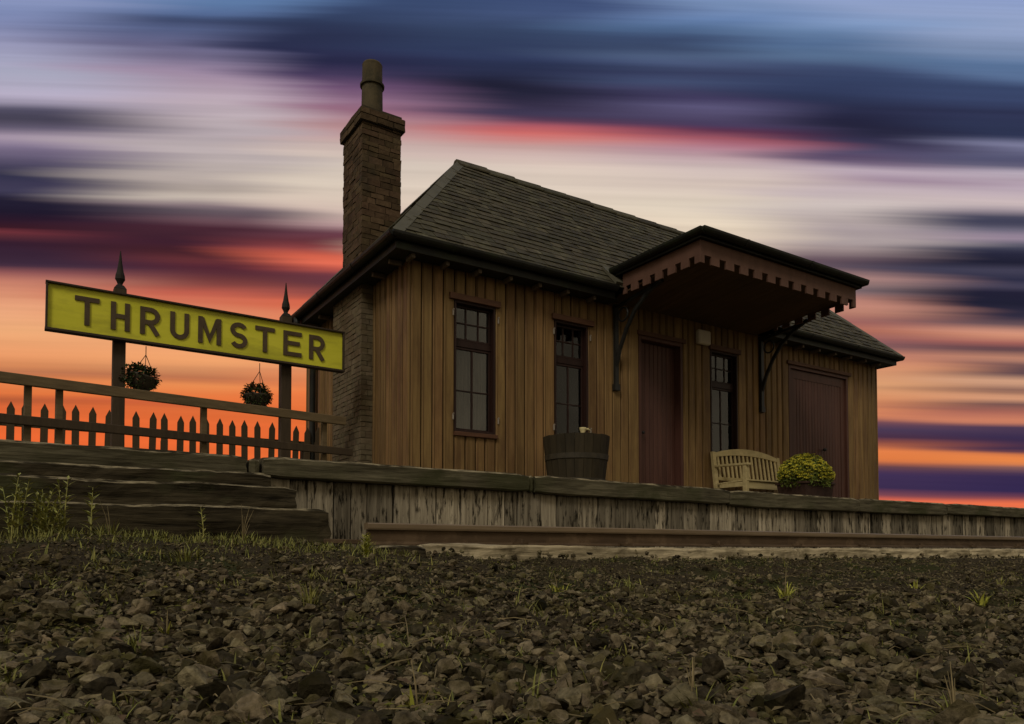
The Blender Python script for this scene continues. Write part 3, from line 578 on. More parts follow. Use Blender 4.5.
def hip(a, b, n1, n2, w=0.088):
    a = Vector(a); b = Vector(b); d = (b - a).normalized(); n1 = Vector(n1).normalized(); n2 = Vector(n2).normalized(); nn = (n1 + n2).normalized()
    s1 = d.cross(n1); s2 = d.cross(n2)
    if s1.dot(n2) > 0: s1 = -s1
    if s2.dot(n1) > 0: s2 = -s2
    sec = lambda c: [c + s1 * w + n1 * 0.024, c + nn * 0.038, c + s2 * w + n2 * 0.024, c + s2 * w + n2 * 0.006, c + nn * 0.010, c + s1 * w + n1 * 0.006]
    n = 7
    for i in range(n):
        p = a + (b - a) * (i / n); q = a + (b - a) * ((i + 1.04) / n); A = sec(p + nn * 0.004); C = sec(q - nn * 0.0)
        mb.add(A + C, [(k, (k + 1) % 6, 6 + (k + 1) % 6, 6 + k) for k in range(6)] + [tuple(range(6))[::-1], tuple(range(6, 12))])
nF = (Bc - A_).cross(E_ - A_); nL = (A_ - Dc).cross(E_ - Dc); nR = (Cc - Bc).cross(G_ - Bc); nB = (Dc - Cc).cross(G_ - Cc)
for args in ((A_, E_, nF, nL), (Bc, G_, nF, nR), (Dc, E_, nL, nB), (Cc, G_, nR, nB)):
    mb = MB(); hip(*args); mb.build('hip_flashing', M_['lead'], roof)
mb = MB()   # flashing where the stack meets the end slope
def zL(x): return ZE + (x - XE0) * (ZR - ZE) / (XR0 - XE0)
nl = nL.normalized()
for (x0, x1, y0, y1) in ((CX0 - 0.01, CX1 + 0.12, CY0 - 0.10, CY0 - 0.012), (CX0 - 0.01, CX1 + 0.12, CY1 + 0.012, CY1 + 0.10)):
    P = [Vector((x0, y0, zL(x0))), Vector((x1, y0, zL(x1))), Vector((x1, y1, zL(x1))), Vector((x0, y1, zL(x0)))]
    mb = MB(); mb.hexa([p + nl * 0.012 for p in P] + [p + nl * 0.034 for p in P]); mb.build('stack_flashing', M_['lead'], roof)

# --- eaves: fascia, soffit, rafter feet, gutters.  The canopy interrupts the front run.
CAN0, CAN1 = 5.98, 8.98
mb = MB()
for x0, x1 in ((XE0 + 0.05, CAN0), (CAN1, XE1 - 0.05)): mb.box(x0, x1, YE0 + 0.055, YE0 + 0.085, 3.035, 3.150)
mb.box(XE0 + 0.055, XE0 + 0.085, YE0 + 0.087, YE1 - 0.087, 3.035, 3.150); mb.box(XE1 - 0.085, XE1 - 0.055, YE0 + 0.087, YE1 - 0.087, 3.035, 3.150); mb.box(XE0 + 0.05, XE1 - 0.05, YE1 - 0.085, YE1 - 0.055, 3.035, 3.150)
mb.build('fascia', M_['gutter'], B)
mb = MB()
mb.box(XE0 + 0.087, CAN0 + 0.08, YE0 + 0.087, YW0 + 0.05, 3.045, 3.065); mb.box(CAN1 - 0.08, XE1 - 0.087, YE0 + 0.087, YW0 + 0.05, 3.045, 3.065); mb.box(XE0 + 0.087, XE1 - 0.087, YW1 - 0.05, YE1 - 0.087, 3.045, 3.065)
mb.box(XE0 + 0.087, XW0 + 0.05, YW0 + 0.052, YW1 - 0.052, 3.045, 3.065); mb.box(XW1 - 0.05, XE1 - 0.087, YW0 + 0.052, YW1 - 0.052, 3.045, 3.065)
mb.build('soffit', M_['gutter'], B)
mb = MB(); mb.box(-0.022, 0.022, -0.075, 0.075, -0.05, 0.0); proto = None
def tail(x, y, rz):
    global proto
    if proto is None: o = mb.build('rafter_foot', M_['tail'], B, world=False, bevel=0.006); proto = o
    else: o = proto.copy(); COL.objects.link(o); o.parent = B
    o.location = Vector((x, y, 3.043)) - Vector(B.location); o.rotation_euler = (0, 0, rz)
x = 3.30
while x < 12.0:
    if not (CAN0 - 0.1 < x < CAN1 + 0.1): tail(x, 7.035, 0)
    x += 0.40
for y in np.arange(7.25, 10.5, 0.45):
    if not (BR[0] - .05 < y < BR[1] + .05): tail(3.225, y, math.pi / 2)
def gutter_run(mb, p, q, r=0.055, ends=True):
    p = Vector(p); q = Vector(q); d = (q - p).normalized(); s_ = Vector((d.y, -d.x, 0)); n = 9; ring = []
    for k in range(n): an = math.pi * k / (n - 1); ring.append((-math.cos(an) * r, -math.sin(an) * r * 1.1))
    for k in range(n - 1, -1, -1): an = math.pi * k / (n - 1); ring.append((-math.cos(an) * (r - 0.006), -math.sin(an) * (r - 0.006) * 1.1))
    k = len(ring); base = len(mb.v)
    for c in (p, q): mb.v += [tuple(c + s_ * a + Vector((0, 0, b))) for a, b in ring]
    for j in range(k): mb.f.append((base + j, base + (j + 1) % k, base + k + (j + 1) % k, base + k + j)); mb.m.append(mb.mi)
    for c in (0, k):
        for j in range(n - 1): mb.f.append((base + c + j, base + c + j + 1, base + c + k - 2 - j, base + c + k - 1 - j)); mb.m.append(mb.mi)
    if ends:
        for c in (p, q): mb.add([c + s_ * a + Vector((0, 0, b)) for a, b in ring[:n]], [tuple(range(n))])
    L_ = (q - p).length; t = 0.7
    while t < L_ - 0.2:
        c = p + d * t
        for a, b in zip(ring[:n - 1], ring[1:n]): mb.beam(c + s_ * a[0] * 1.08 + Vector((0, 0, a[1] * 1.08)), c + s_ * b[0] * 1.08 + Vector((0, 0, b[1] * 1.08)), 0.03, 0.006, tuple(d.cross(s_ * (b[0] - a[0]) + Vector((0, 0, b[1] - a[1]))).normalized()))
        t += 1.15
GZ = 3.172
mb = MB(); gutter_run(mb, (XE0 - 0.02, YE0, GZ), (CAN0 - 0.02, YE0, GZ)); gutter_run(mb, (CAN1 + 0.05, YE0, GZ), (XE1 + 0.02, YE0, GZ - 0.004))
gutter_run(mb, (XE0, YE1 + 0.02, GZ - 0.006), (XE0, YE0 - 0.02, GZ - 0.003)); gutter_run(mb, (XE1, YE0 - 0.02, GZ - 0.006), (XE1, YE1 + 0.02, GZ - 0.006)); gutter_run(mb, (XE1, YE1, GZ - 0.008), (XE0, YE1, GZ - 0.008))
mb.build('gutter', M_['gutter'], B)
mb = MB(); mb.tube([(XE0, 10.05, 3.12), (XE0, 10.05, 3.04), (XE0 + 0.1, 10.05, 2.93), (3.255, 10.05, 2.80), (3.255, 10.05, ZB + 0.1), (3.20, 10.05, ZB + 0.03)], 0.042, 10)
mb.build('downpipe', M_['gutter'], B, smooth=True)

# --- windows
def window(w, lintel, curtain_z, sill=True):
    x0, x1, z0, z1 = w; yf = YW0 + 0.080; t = 0.024
    mb = MB()
    mb.box(x0, x0 + t, YW0 + 0.002, yf + 0.05, z0, z1); mb.box(x1 - t, x1, YW0 + 0.002, yf + 0.05, z0, z1)
    mb.box(x0 + t, x1 - t, YW0 + 0.002, yf + 0.05, z1 - t, z1); mb.box(x0 + t, x1 - t, YW0 + 0.002, yf + 0.05, z0, z0 + t)
    zt = z0 + (z1 - z0) * 0.685
    fr_ = mb.build('window', M_['sash'], B, bevel=0.003)
    mb = MB(); xa, xb = x0 + t, x1 - t
    mb.box(xa, xb, yf - 0.020, yf + 0.03, zt - 0.034, zt + 0.034)
    s_ = 0.026
    for a, b in ((z0 + t, zt - 0.036), (zt + 0.036, z1 - t)):
        mb.box(xa, xa + s_, yf - 0.012, yf + 0.022, a, b); mb.box(xb - s_, xb, yf - 0.012, yf + 0.022, a, b)
        mb.box(xa + s_, xb - s_, yf - 0.012, yf + 0.022, a, a + s_); mb.box(xa + s_, xb - s_, yf - 0.012, yf + 0.022, b - s_, b)
    for k in (1, 2): xm = xa + (xb - xa) * k / 3; mb.box(xm - 0.008, xm + 0.008, yf - 0.008, yf + 0.018, zt + 0.036 + s_, z1 - t - s_)
    zm = (zt + 0.036 + z1 - t) / 2; mb.box(xa + s_, xb - s_, yf - 0.006, yf + 0.016, zm - 0.008, zm + 0.008)
    xm = (xa + xb) / 2; mb.box(xm - 0.009, xm + 0.009, yf - 0.008, yf + 0.018, z0 + t + s_, zt - 0.036 - s_)
    zm = z0 + t + (zt - z0 - t) * 0.46; mb.box(xa + s_, xb - s_, yf - 0.006, yf + 0.016, zm - 0.008, zm + 0.008)
    mb.build('glazing_bars', M_['sash'], fr_, bevel=0.003)
    mb = MB(); mb.box(xa + 0.01, xb - 0.01, yf + 0.003, yf + 0.007, z0 + t + 0.01, z1 - t - 0.01); mb.build('pane', M_['glass'], fr_)
    mb = MB(); n = 46; a0, a1 = xa - 0.02, xb + 0.02; zz0, zz1 = curtain_z; vs = []
    for i in range(n + 1):
        xx = a0 + (a1 - a0) * i / n; yy = yf + 0.11 + 0.016 * math.sin(i * 0.95) + 0.008 * math.sin(i * 2.3 + x0)
        vs += [(xx, yy, zz0), (xx, yy, zz1)]
    mb.add(vs, [(2 * i, 2 * i + 2, 2 * i + 3, 2 * i + 1) for i in range(n)]); mb.build('net_curtain', M_['curtain'], fr_, smooth=True)
    mb = MB(); l0, l1 = lintel; mb.box(l0, l1, YW0 - 0.035, YW0 + 0.03, z1 + 0.002, z1 + 0.072); mb.build('lintel', M_['lintel'], fr_, bevel=0.005)
    mb = MB(); mb.box(x0 - 0.01, x1 + 0.015, YW0 - 0.03, YW0 + 0.04, z0 - 0.048, z0 - 0.002); mb.build('sill', M_['lintel'], fr_, bevel=0.005)
    return fr_
wa = window(W1, (3.815, 4.462), (1.27, 2.24)); wb = window(W2, (5.190, 5.820), (1.27, 2.27)); wc = window(W3, (7.87, 8.50), (1.75, 2.20))
for w, fr_ in ((W1, wa), (W2, wb)):
    for x in (w[0] - 0.022, w[1] + 0.030):
        for z in (w[2] + 0.17, w[3] - 0.13):
            mb = MB(); mb.box(x - 0.007, x + 0.007, YW0 - 0.016, YW0 + 0.002, z - 0.045, z + 0.02); mb.tube([(x, YW0 - 0.012, z + 0.02), (x, YW0 - 0.026, z + 0.02)], 0.008, 6); mb.build('shutter_pin', M_['pin'], fr_)

# --- doors
def plank_door(mb, x0, x1, z0, z1, yf, pitch=0.075):
    n = max(1, round((x1 - x0) / pitch))
    for i in range(n):
        a = x0 + (x1 - x0) * i / n + 0.0025; b = x0 + (x1 - x0) * (i + 1) / n - 0.0025
        sec = [(a, 0.02), (a, 0.005), (a + 0.005, 0), (b - 0.005, 0), (b, 0.005), (b, 0.02)]
        mb.prism(sec, lambda p: (p[0], yf + p[1], z0), lambda p: (p[0], yf + p[1], z1))
def frame3(mb, w, t, y0, y1):
    x0, x1, z0, z1 = w; mb.box(x0, x0 + t, y0, y1, z0, z1); mb.box(x1 - t, x1, y0, y1, z0, z1); mb.box(x0 + t, x1 - t, y0, y1, z1 - t, z1)
mb = MB(); plank_door(mb, D1[0] + 0.05, D1[1] - 0.05, ZB + 0.01, D1[3] - 0.05, YW0 + 0.11); mb.mi = 1; mb.box(D1[0] + 0.045, D1[1] - 0.045, YW0 + 0.131, YW0 + 0.15, ZB, D1[3] - 0.045)
dr = mb.build('door', [M_['maroon'], M_['dark']], B)
mb = MB(); frame3(mb, D1, 0.045, YW0 + 0.003, YW0 + 0.15); mb.build('door_frame', M_['maroon'], dr, bevel=0.004)
mb = MB(); mb.box(D1[0] - 0.03, D1[1] + 0.04, YW0 - 0.022, YW0 + 0.02, D1[3] + 0.002, D1[3] + 0.06); mb.build('lintel', M_['lintel'], dr, bevel=0.004)
mb = MB(); hx = D1[0] + 0.12; mb.tube([(hx, YW0 + 0.11, 1.50), (hx, YW0 + 0.065, 1.50)], 0.010, 8); mb.lathe([(0.001, -0.022), (0.018, -0.014), (0.024, 0), (0.018, 0.014), (0.001, 0.022)], (hx, YW0 + 0.06, 1.50), 12); mb.build('handle', M_['iron'], dr, smooth=True)
mb = MB()
xm = (D2[0] + D2[1]) / 2
z0, z1 = ZB + 0.01, D2[3] - 0.055; y = YW0 + 0.035; a, b = D2[0] + 0.055, D2[1] - 0.055
plank_door(mb, a + 0.105, b - 0.105, z0 + 0.12, z1 - 0.13, y + 0.008, 0.072)
mb.box(a, a + 0.105, y, y + 0.04, z0, z1); mb.box(b - 0.105, b, y, y + 0.04, z0, z1); mb.box(a + 0.105, b - 0.105, y + 0.001, y + 0.04, z1 - 0.13, z1); mb.box(a + 0.105, b - 0.105, y + 0.001, y + 0.04, z0, z0 + 0.12)
mb.mi = 1; mb.box(D2[0] + 0.05, D2[1] - 0.05, YW0 + 0.078, YW0 + 0.10, ZB, D2[3] - 0.05)
dr = mb.build('door', [M_['maroon'], M_['dark']], B)
dr['label'] = 'wide framed door of dark maroon planks'
mb = MB(); frame3(mb, D2, 0.05, YW0 + 0.003, YW0 + 0.10); mb.build('door_frame', M_['maroon'], dr, bevel=0.004)
mb = MB(); mb.box(D2[0] - 0.05, D2[1] + 0.05, YW0 - 0.03, YW0 + 0.02, D2[3] + 0.002, D2[3] + 0.055); mb.build('lintel', M_['lintel'], dr, bevel=0.004)
mb = MB(); hx = xm + 0.10; mb.lathe([(0.001, -0.028), (0.022, -0.018), (0.030, 0), (0.022, 0.018), (0.001, 0.028)], (hx, YW0 - 0.005, 1.535), 12); mb.tube([(hx, YW0 + 0.03, 1.535), (hx, YW0 - 0.005, 1.535)], 0.012, 8); mb.build('handle', M_['iron'], dr, smooth=True)

# --- wall box (bulkhead light, unlit)
mb = MB(); mb.box(7.600, 7.840, YW0 - 0.08, YW0 - 0.002, 2.775, 2.975); mb.build('wall_box', M_['plastic'], B, bevel=0.028)

# --- canopy
VX0, VX1, VY0, VYB = 6.045, 8.89, 5.60, 7.06
mb = MB()
mb.hexa([(6.015, 5.555, 3.335), (8.93, 5.555, 3.335), (8.93, 7.10, 3.375), (6.015, 7.10, 3.375), (6.015, 5.555, 3.418), (8.93, 5.555, 3.418), (8.93, 7.14, 3.475), (6.015, 7.14, 3.475)])
can = mb.build('canopy', M_['gutter'], B)
mb = MB()
x = VX0 + 0.03
while x < VX1 - 0.03:
    x2 = min(x + 0.12, VX1 - 0.03)
    mb.hexa([(x + .002, VY0 + 0.03, 3.225), (x2 - .002, VY0 + 0.03, 3.225), (x2 - .002, YW0 + 0.01, 3.085), (x + .002, YW0 + 0.01, 3.085), (x + .002, VY0 + 0.03, 3.245), (x2 - .002, VY0 + 0.03, 3.245), (x2 - .002, YW0 + 0.01, 3.103), (x + .002, YW0 + 0.01, 3.103)]); x = x2
mb.build('soffit', M_['soffit'], can)
def toothed(mb, a0, a1, zt, zb, pt, n, notch=0.34, depth=0.088, th=0.022):
    """valance board with square notches cut from its lower edge"""
    p = (a1 - a0) / n; poly = [(a0, zt), (a0, zb)]
    for i in range(n):
        c = a0 + p * (i + 0.5); poly += [(c - p * notch / 2, zb), (c - p * notch / 2, zb + depth), (c + p * notch / 2, zb + depth), (c + p * notch / 2, zb)]
    poly += [(a1, zb), (a1, zt)]
    # as convex strips, so that no concave face is needed
    zm = zb + depth; q = lambda a, z, d: pt(a, d, z)
    def cell(x0, x1, z0, z1): mb.hexa([q(x0, z0, 0), q(x1, z0, 0), q(x1, z0, th), q(x0, z0, th), q(x0, z1, 0), q(x1, z1, 0), q(x1, z1, th), q(x0, z1, th)])
    cell(a0, a1, zm, zt); x = a0
    for i in range(n):
        c = a0 + p * (i + 0.5); cell(x, c - p * notch / 2, zb, zm); x = c + p * notch / 2
    cell(x, a1, zb, zm)
mb = MB(); toothed(mb, VX0, VX1, 3.333, 3.085, lambda a, d, z: (a, VY0 + d, z), 12, notch=0.44)
toothed(mb, VY0 + 0.024, YW0 - 0.30, 3.333, 3.085, lambda a, d, z: (VX0 + d, a, z), 6, notch=0.42); toothed(mb, VY0 + 0.024, YW0 - 0.30, 3.333, 3.085, lambda a, d, z: (VX1 - d, a, z), 6, notch=0.42)
mb.build('valance', M_['valance'], can)
mb = MB(); GC = 3.418
gutter_run(mb, (5.965, 5.515, GC), (8.975, 5.515, GC)); gutter_run(mb, (5.985, 6.98, GC + 0.0), (5.985, 5.49, GC - 0.003)); gutter_run(mb, (8.96, 5.49, GC - 0.003), (8.96, 6.98, GC))
mb.box(6.000, 6.014, 5.55, 6.95, 3.33, 3.420); mb.box(8.932, 8.946, 5.55, 6.95, 3.33, 3.420)
mb.build('gutter', M_['gutter'], can)
mb = MB()   # lead apron between canopy and slates
mb.hexa([(5.94, 6.86, 3.20), (6.10, 6.86, 3.20), (6.10, 7.12, 3.47), (5.94, 7.12, 3.47), (5.94, 6.84, 3.225), (6.10, 6.84, 3.225), (6.10, 7.10, 3.495), (5.94, 7.10, 3.495)]); mb.build('apron_flashing', M_['lead'], can); mb = MB()
mb.hexa([(8.86, 6.86, 3.20), (9.02, 6.86, 3.20), (9.02, 7.12, 3.47), (8.86, 7.12, 3.47), (8.86, 6.84, 3.225), (9.02, 6.84, 3.225), (9.02, 7.10, 3.495), (8.86, 7.10, 3.495)])
mb.build('apron_flashing', M_['lead'], can)
for x in (6.17, 8.945):
    mb = MB(); mb.box(x - 0.028, x + 0.028, YW0 - 0.045, YW0 - 0.003, 1.99, 3.06)
    mb.box(x - 0.04, x + 0.04, YW0 - 0.055, YW0 - 0.001, 1.97, 2.05)
    pts = [(x, YW0 - 0.03, 2.28), (x, YW0 - 0.10, 2.48), (x, YW0 - 0.22, 2.70), (x, YW0 - 0.38, 2.90), (x, YW0 - 0.58, 3.04), (x, YW0 - 0.80, 3.13)]
    for p, q in zip(pts[:-1], pts[1:]): mb.beam(p, q, 0.03, 0.045, (0, 0, 1))
    ring = [(x, YW0 - 0.16 + 0.085 * math.cos(a), 2.90 + 0.085 * math.sin(a)) for a in np.linspace(0, 2 * math.pi, 17)]
    mb.tube(ring, 0.012, 6); mb.beam((x, YW0 - 0.03, 3.02), (x, YW0 - 0.85, 3.12), 0.04, 0.035)
    mb.build('canopy_bracket', M_['iron'], B)

# ------------------------------------------------------------------ name sign
SY = 7.86
sg = thing('name_sign', (1.5, SY + 0.1, 0.48), 'long yellow station name board with brown letters on two spiked posts', 'sign')
TS = 0.011
def zt_(x, z): return z - TS * (x - 1.5)
def sbox(mb, x0, x1, y0, y1, z0, z1): mb.hexa([(x0, y0, zt_(x0, z0)), (x1, y0, zt_(x1, z0)), (x1, y1, zt_(x1, z0)), (x0, y1, zt_(x0, z0)), (x0, y0, zt_(x0, z1)), (x1, y0, zt_(x1, z1)), (x1, y1, zt_(x1, z1)), (x0, y1, zt_(x0, z1))])
mb = MB(); sbox(mb, 0.125, 2.872, SY, SY + 0.03, 1.962, 2.366); mb.build('panel', M_['yellow'], sg)
mb = MB(); sbox(mb, 0.104, 2.893, SY - 0.035, SY + 0.055, 2.366, 2.384); sbox(mb, 0.104, 2.893, SY - 0.035, SY + 0.055, 1.938, 1.962); sbox(mb, 0.107, 0.125, SY - 0.030, SY + 0.05, 1.962, 2.366); sbox(mb, 2.872, 2.890, SY - 0.030, SY + 0.05, 1.962, 2.366)
mb.build('frame', M_['signframe'], sg, bevel=0.004)
ST = 0.043
def strokes(ch, x0, x1, h):
    w = x1 - x0; k = ST / 2
    if ch == 'T': return [[(x0, h - k), (x1, h - k)], [((x0 + x1) / 2, h - ST), ((x0 + x1) / 2, 0)]]
    if ch == 'H': return [[(x0 + k, 0), (x0 + k, h)], [(x1 - k, 0), (x1 - k, h)], [(x0 + ST, h * .5), (x1 - ST, h * .5)]]
    if ch == 'E': return [[(x0 + k, 0), (x0 + k, h)], [(x0 + ST, h - k), (x1, h - k)], [(x0 + ST, h * .52), (x1 - .02, h * .52)], [(x0 + ST, k), (x1, k)]]
    if ch == 'U':
        r = w / 2 - k; c = (x0 + x1) / 2; arc = [(c + r * math.cos(a), r + k + r * math.sin(a)) for a in np.linspace(math.pi, 2 * math.pi, 13)]
        return [[(x0 + k, h)] + arc + [(x1 - k, h)]]
    if ch == 'R':
        zb_ = h * .45; r = (h - k - zb_) / 2; c = x1 - k - r; arc = [(c + r * math.cos(a), zb_ + r + r * math.sin(a)) for a in np.linspace(math.pi / 2, -math.pi / 2, 11)]
        return [[(x0 + k, 0), (x0 + k, h)], [(x0 + ST, h - k)] + arc + [(x0 + ST, zb_)], [(x0 + w * .50, zb_ - k * .6), (x1 - k * .9, 0)]]
    if ch == 'M': return [[(x0 + k, 0), (x0 + k, h)], [(x1 - k, 0), (x1 - k, h)], [(x0 + k * 1.5, h - k * .6), ((x0 + x1) / 2, h * .18), (x1 - k * 1.5, h - k * .6)]]
    if ch == 'S':
        c = (x0 + x1) / 2; rx = w / 2 - k; rz = (h - ST) / 4; pts = []
        for a in np.linspace(R(25), R(270), 14): pts.append((c + rx * math.cos(a), h - k - rz + rz * math.sin(a)))
        for a in np.linspace(R(90), R(-155), 14)[1:]: pts.append((c + rx * math.cos(a), k + rz + rz * math.sin(a)))
        return [pts]
LH = 0.262; Z0L = 2.033
for li, (ch, a, b) in enumerate((('T', 0.334, 0.532), ('H', 0.625, 0.785), ('R', 0.872, 1.045), ('U', 1.135, 1.306), ('M', 1.390, 1.606), ('S', 1.694, 1.862), ('T', 1.940, 2.137), ('E', 2.228, 2.420), ('R', 2.502, 2.672))):
    mb = MB()
    for si, pts in enumerate(strokes(ch, a, b, LH)):
        n = len(pts); Lf = []; Rt = []
        for i in range(n):
            p = Vector(pts[i]); d0 = (p - Vector(pts[i - 1])).normalized() if i > 0 else None; d1 = (Vector(pts[i + 1]) - p).normalized() if i < n - 1 else None
            d = ((d0 or d1) + (d1 or d0)).normalized(); nn = Vector((-d.y, d.x)); sc = 1 / max(0.5, nn.dot(Vector((-(d1 or d0).y, (d1 or d0).x))))
            Lf.append(p + nn * ST / 2 * sc); Rt.append(p - nn * ST / 2 * sc)
        yf = SY - 0.012 - 0.0008 * si
        for i in range(n - 1):
            q = [Rt[i], Rt[i + 1], Lf[i + 1], Lf[i]]
            mb.hexa([(p.x, yf, zt_(p.x, Z0L + p.y)) for p in q] + [(p.x, SY - 0.001, zt_(p.x, Z0L + p.y)) for p in q])
    mb.build('letter', M_['letter'], sg)
for x in (0.708, 2.285):
    mb = MB(); y = SY + 0.115; mb.box(x - 0.054, x + 0.054, y - 0.054, y + 0.054, 0.45, 2.46)
    po = mb.build('post', M_['post'], sg, bevel=0.006)
    mb = MB(); mb.hexa([(x - .054, y - .054, 2.461), (x + .054, y - .054, 2.461), (x + .054, y + .054, 2.461), (x - .054, y + .054, 2.461), (x - .03, y - .03, 2.50), (x + .03, y - .03, 2.50), (x + .03, y + .03, 2.50), (x - .03, y + .03, 2.50)])
    mb.lathe([(0.026, 0.035), (0.022, 0.055), (0.030, 0.075), (0.044, 0.10), (0.040, 0.14), (0.030, 0.175), (0.018, 0.25), (0.004, 0.375)], (x, y, 2.461), 12); mb.build('finial', M_['spike'], po)

# ------------------------------------------------------------------ railing in front of the sign
RA = R(9.55); RD = Vector((math.cos(RA), math.sin(RA), 0)); RN = Vector((-RD.y, RD.x, 0)); RP = Vector((2.80, 7.553, 0))
rg = thing('timber_railing', tuple(RP - RD * 1.5 + Vector((0, 0, 0.48))), 'two bar timber railing in front of the yellow sign posts', 'railing')
mb = MB(); a = RP + Vector((0, 0, 1.334)); mb.beam(a - RD * 6.0 + RN * 0, a, 0.045, 0.086); mb.build('rail', M_['fence'], rg, bevel=0.006)
mb = MB(); a = RP + Vector((0, 0, 1.012)) + RD * 0.08; mb.beam(a - RD * 6.1, a, 0.045, 0.075); mb.build('rail', M_['post'], rg, bevel=0.006)
for t in (-2.84, -2.62, -1.45, -0.22, -4.3, -5.5):
    mb = MB(); c = RP + RD * t + RN * 0.055; mb.beam(c + Vector((0, 0, 0.46)), c + Vector((0, 0, 1.335)), 0.05, 0.05, tuple(RN)); mb.build('post', M_['fence'], rg, bevel=0.004)

# ------------------------------------------------------------------ picket fence at the back of the platform
PY = 10.0
pf = thing('picket_fence', (0.8, PY, 0.48), 'pointed dark picket fence behind the railing and sign', 'fence')
mbp = MB(); w = 0.038
mbp.prism([(-w, 0.02), (w, 0.02), (w, 1.085), (0, 1.17), (-w, 1.085)], lambda p: (p[0], -0.011, p[1]), lambda p: (p[0], 0.011, p[1]))
pk = None; x = -2.55
while x < 3.32:
    if pk is None: o = mbp.build('picket', M_['picket'], pf, world=False); pk = o
    else: o = pk.copy(); COL.objects.link(o); o.parent = pf
    o.location = (x - 0.8, random.uniform(-.003, .003), random.uniform(-0.015, 0.012)); o.rotation_euler = (0, random.uniform(-.022, .022), 0); x += 0.1585
for z in (0.72, 1.36):
    mb = MB(); mb.box(-2.7, 3.335, PY + 0.014, PY + 0.05, z, z + 0.08); mb.build('rail', M_['picket'], pf)
for x in (-2.233, -0.331, 1.4125, 3.156):
    mb = MB(); mb.box(x - .036, x + .036, PY + 0.052, PY + 0.15, 0.45, 1.33); mb.build('post', M_['picket'], pf)

# ------------------------------------------------------------------ hanging baskets
def basket(c, lab, tilt, rad, lop):
    top = 1.925 if c[0] < 1.5 else 1.905
    t = thing('hanging_basket', (c[0], c[1], c[2]), lab, 'hanging basket', 'hanging baskets below the sign')
    mb = MB(); n = 18
    prof = [(0.02, -0.12), (0.075, -0.105), (0.115, -0.06), (0.135, 0.0), (0.142, 0.012), (0.128, 0.012), (0.10, -0.05)]
    mb.lathe(prof, (0, 0, 0), n); o = mb.build('basket_bowl', M_['hoop'], t, world=False, smooth=True); o.rotation_euler = (0, tilt, 0)
    mb = MB(); hk = Vector((0.02, 0, top - c[2]))
    for k in range(3):
        an = k * 2.094 + 0.5; p = Vector((0.135 * math.cos(an), 0.135 * math.sin(an), 0.01)); m = hk - Vector((0, 0, 0.07)); mb.tube([p, m], 0.0035, 5)
    mb.tube([hk - Vector((0, 0, 0.07)), hk + Vector((0, 0, 0.015))], 0.004, 5); mb.build('chain', M_['iron'], t, world=False)
    mb = MB(); mf = MB()
    for k in range(1300):
        d = rdir(); rr = rad * (0.55 + 0.5 * random.random()); q = Vector((d.x * rr * 1.0 + lop * (0.3 + 0.7 * random.random()) * (1 if random.random() < .6 else 0), d.y * rr * 0.9, d.z * rr * 0.86 + 0.005))
        if q.z < -0.115: continue
        (leaf)(mb if k % 11 else mf, q, (d + rdir() * 0.8 + Vector((0, 0, -0.2))), (0, 0, 1), random.uniform(0.024, 0.042), random.uniform(0.018, 0.03))
    mb.build('foliage', M_['leaf'], t, world=False); mf.build('flowers', M_['petal'], t, world=False)
basket((0.915, SY + 0.06, 1.625), 'hanging basket with lopsided trailing foliage beside the sign post under the letter R', 0.25, 0.138, -0.065)
basket((1.985, SY + 0.06, 1.57), 'round bushy hanging basket under the second letter T of the sign', 0.0, 0.140, -0.015)

# ------------------------------------------------------------------ barrel planter with an ornament
bp = thing('barrel_planter', (4.99, 6.42, 0.48), 'dark half barrel planter with two hoops below the second window', 'planter')
mb = MB(); n = 22; H = 0.715
def br(z): return 0.270 + 0.090 * (z / H) ** 0.8
for k in range(n):
    a0 = 2 * math.pi * k / n + 0.006; a1 = 2 * math.pi * (k + 1) / n - 0.006; jt = random.uniform(0, 0.005); zs = [0, H * .33, H * .66, H + random.uniform(-.004, .004)]
    vs = []
    for z in zs:
        r = br(z) + jt; vs += [(r * math.cos(a0), r * math.sin(a0), z), (r * math.cos(a1), r * math.sin(a1), z), ((r - .03) * math.cos(a1), (r - .03) * math.sin(a1), z), ((r - .03) * math.cos(a0), (r - .03) * math.sin(a0), z)]
    fs = [(0, 3, 2, 1), (12, 13, 14, 15)]
    for i in range(3):
        for j in range(4): fs.append((4 * i + j, 4 * i + (j + 1) % 4, 4 * i + 4 + (j + 1) % 4, 4 * i + 4 + j))
    mb.add(vs, fs)
mb.build('staves', M_['barrel'], bp, world=False)
for z in (0.20, 0.46):
    mb = MB(); r0, r1 = br(z) + 0.007, br(z + 0.055) + 0.007; mb.lathe([(r0 - .012, 0), (r0 + .002, 0), (r1 + .002, 0.055), (r1 - .012, 0.055)], (0, 0, z), 44, cap0=False, cap1=False); mb.build('hoop', M_['hoop'], bp, world=False)
mb = MB(); mb.lathe([(0.01, 0.02), (br(H * .9) - 0.035, 0.0)], (0, 0, H * .93), 28, cap0=False, cap1=False); mb.build('soil', M_['earth'], bp, world=False)
orn = MB(); orn.lathe([(0.030, 0), (0.034, 0.01), (0.026, 0.05), (0.022, 0.085), (0.032, 0.115), (0.034, 0.13), (0.022, 0.13)], (0, 0, 0), 14); orn.tube([(0.028, 0, 0.115), (0.06, 0, 0.122), (0.085, 0, 0.105)], 0.011, 6)
o = orn.build('ornament', M_['cream'], smooth=True); o.location = (5.00, 6.32, 0.48 + H * .93 - 0.002); o.scale = (1.15, 1.15, 1.15); tag(o, 'small cream jug shaped ornament poking out of the barrel planter', 'ornament')

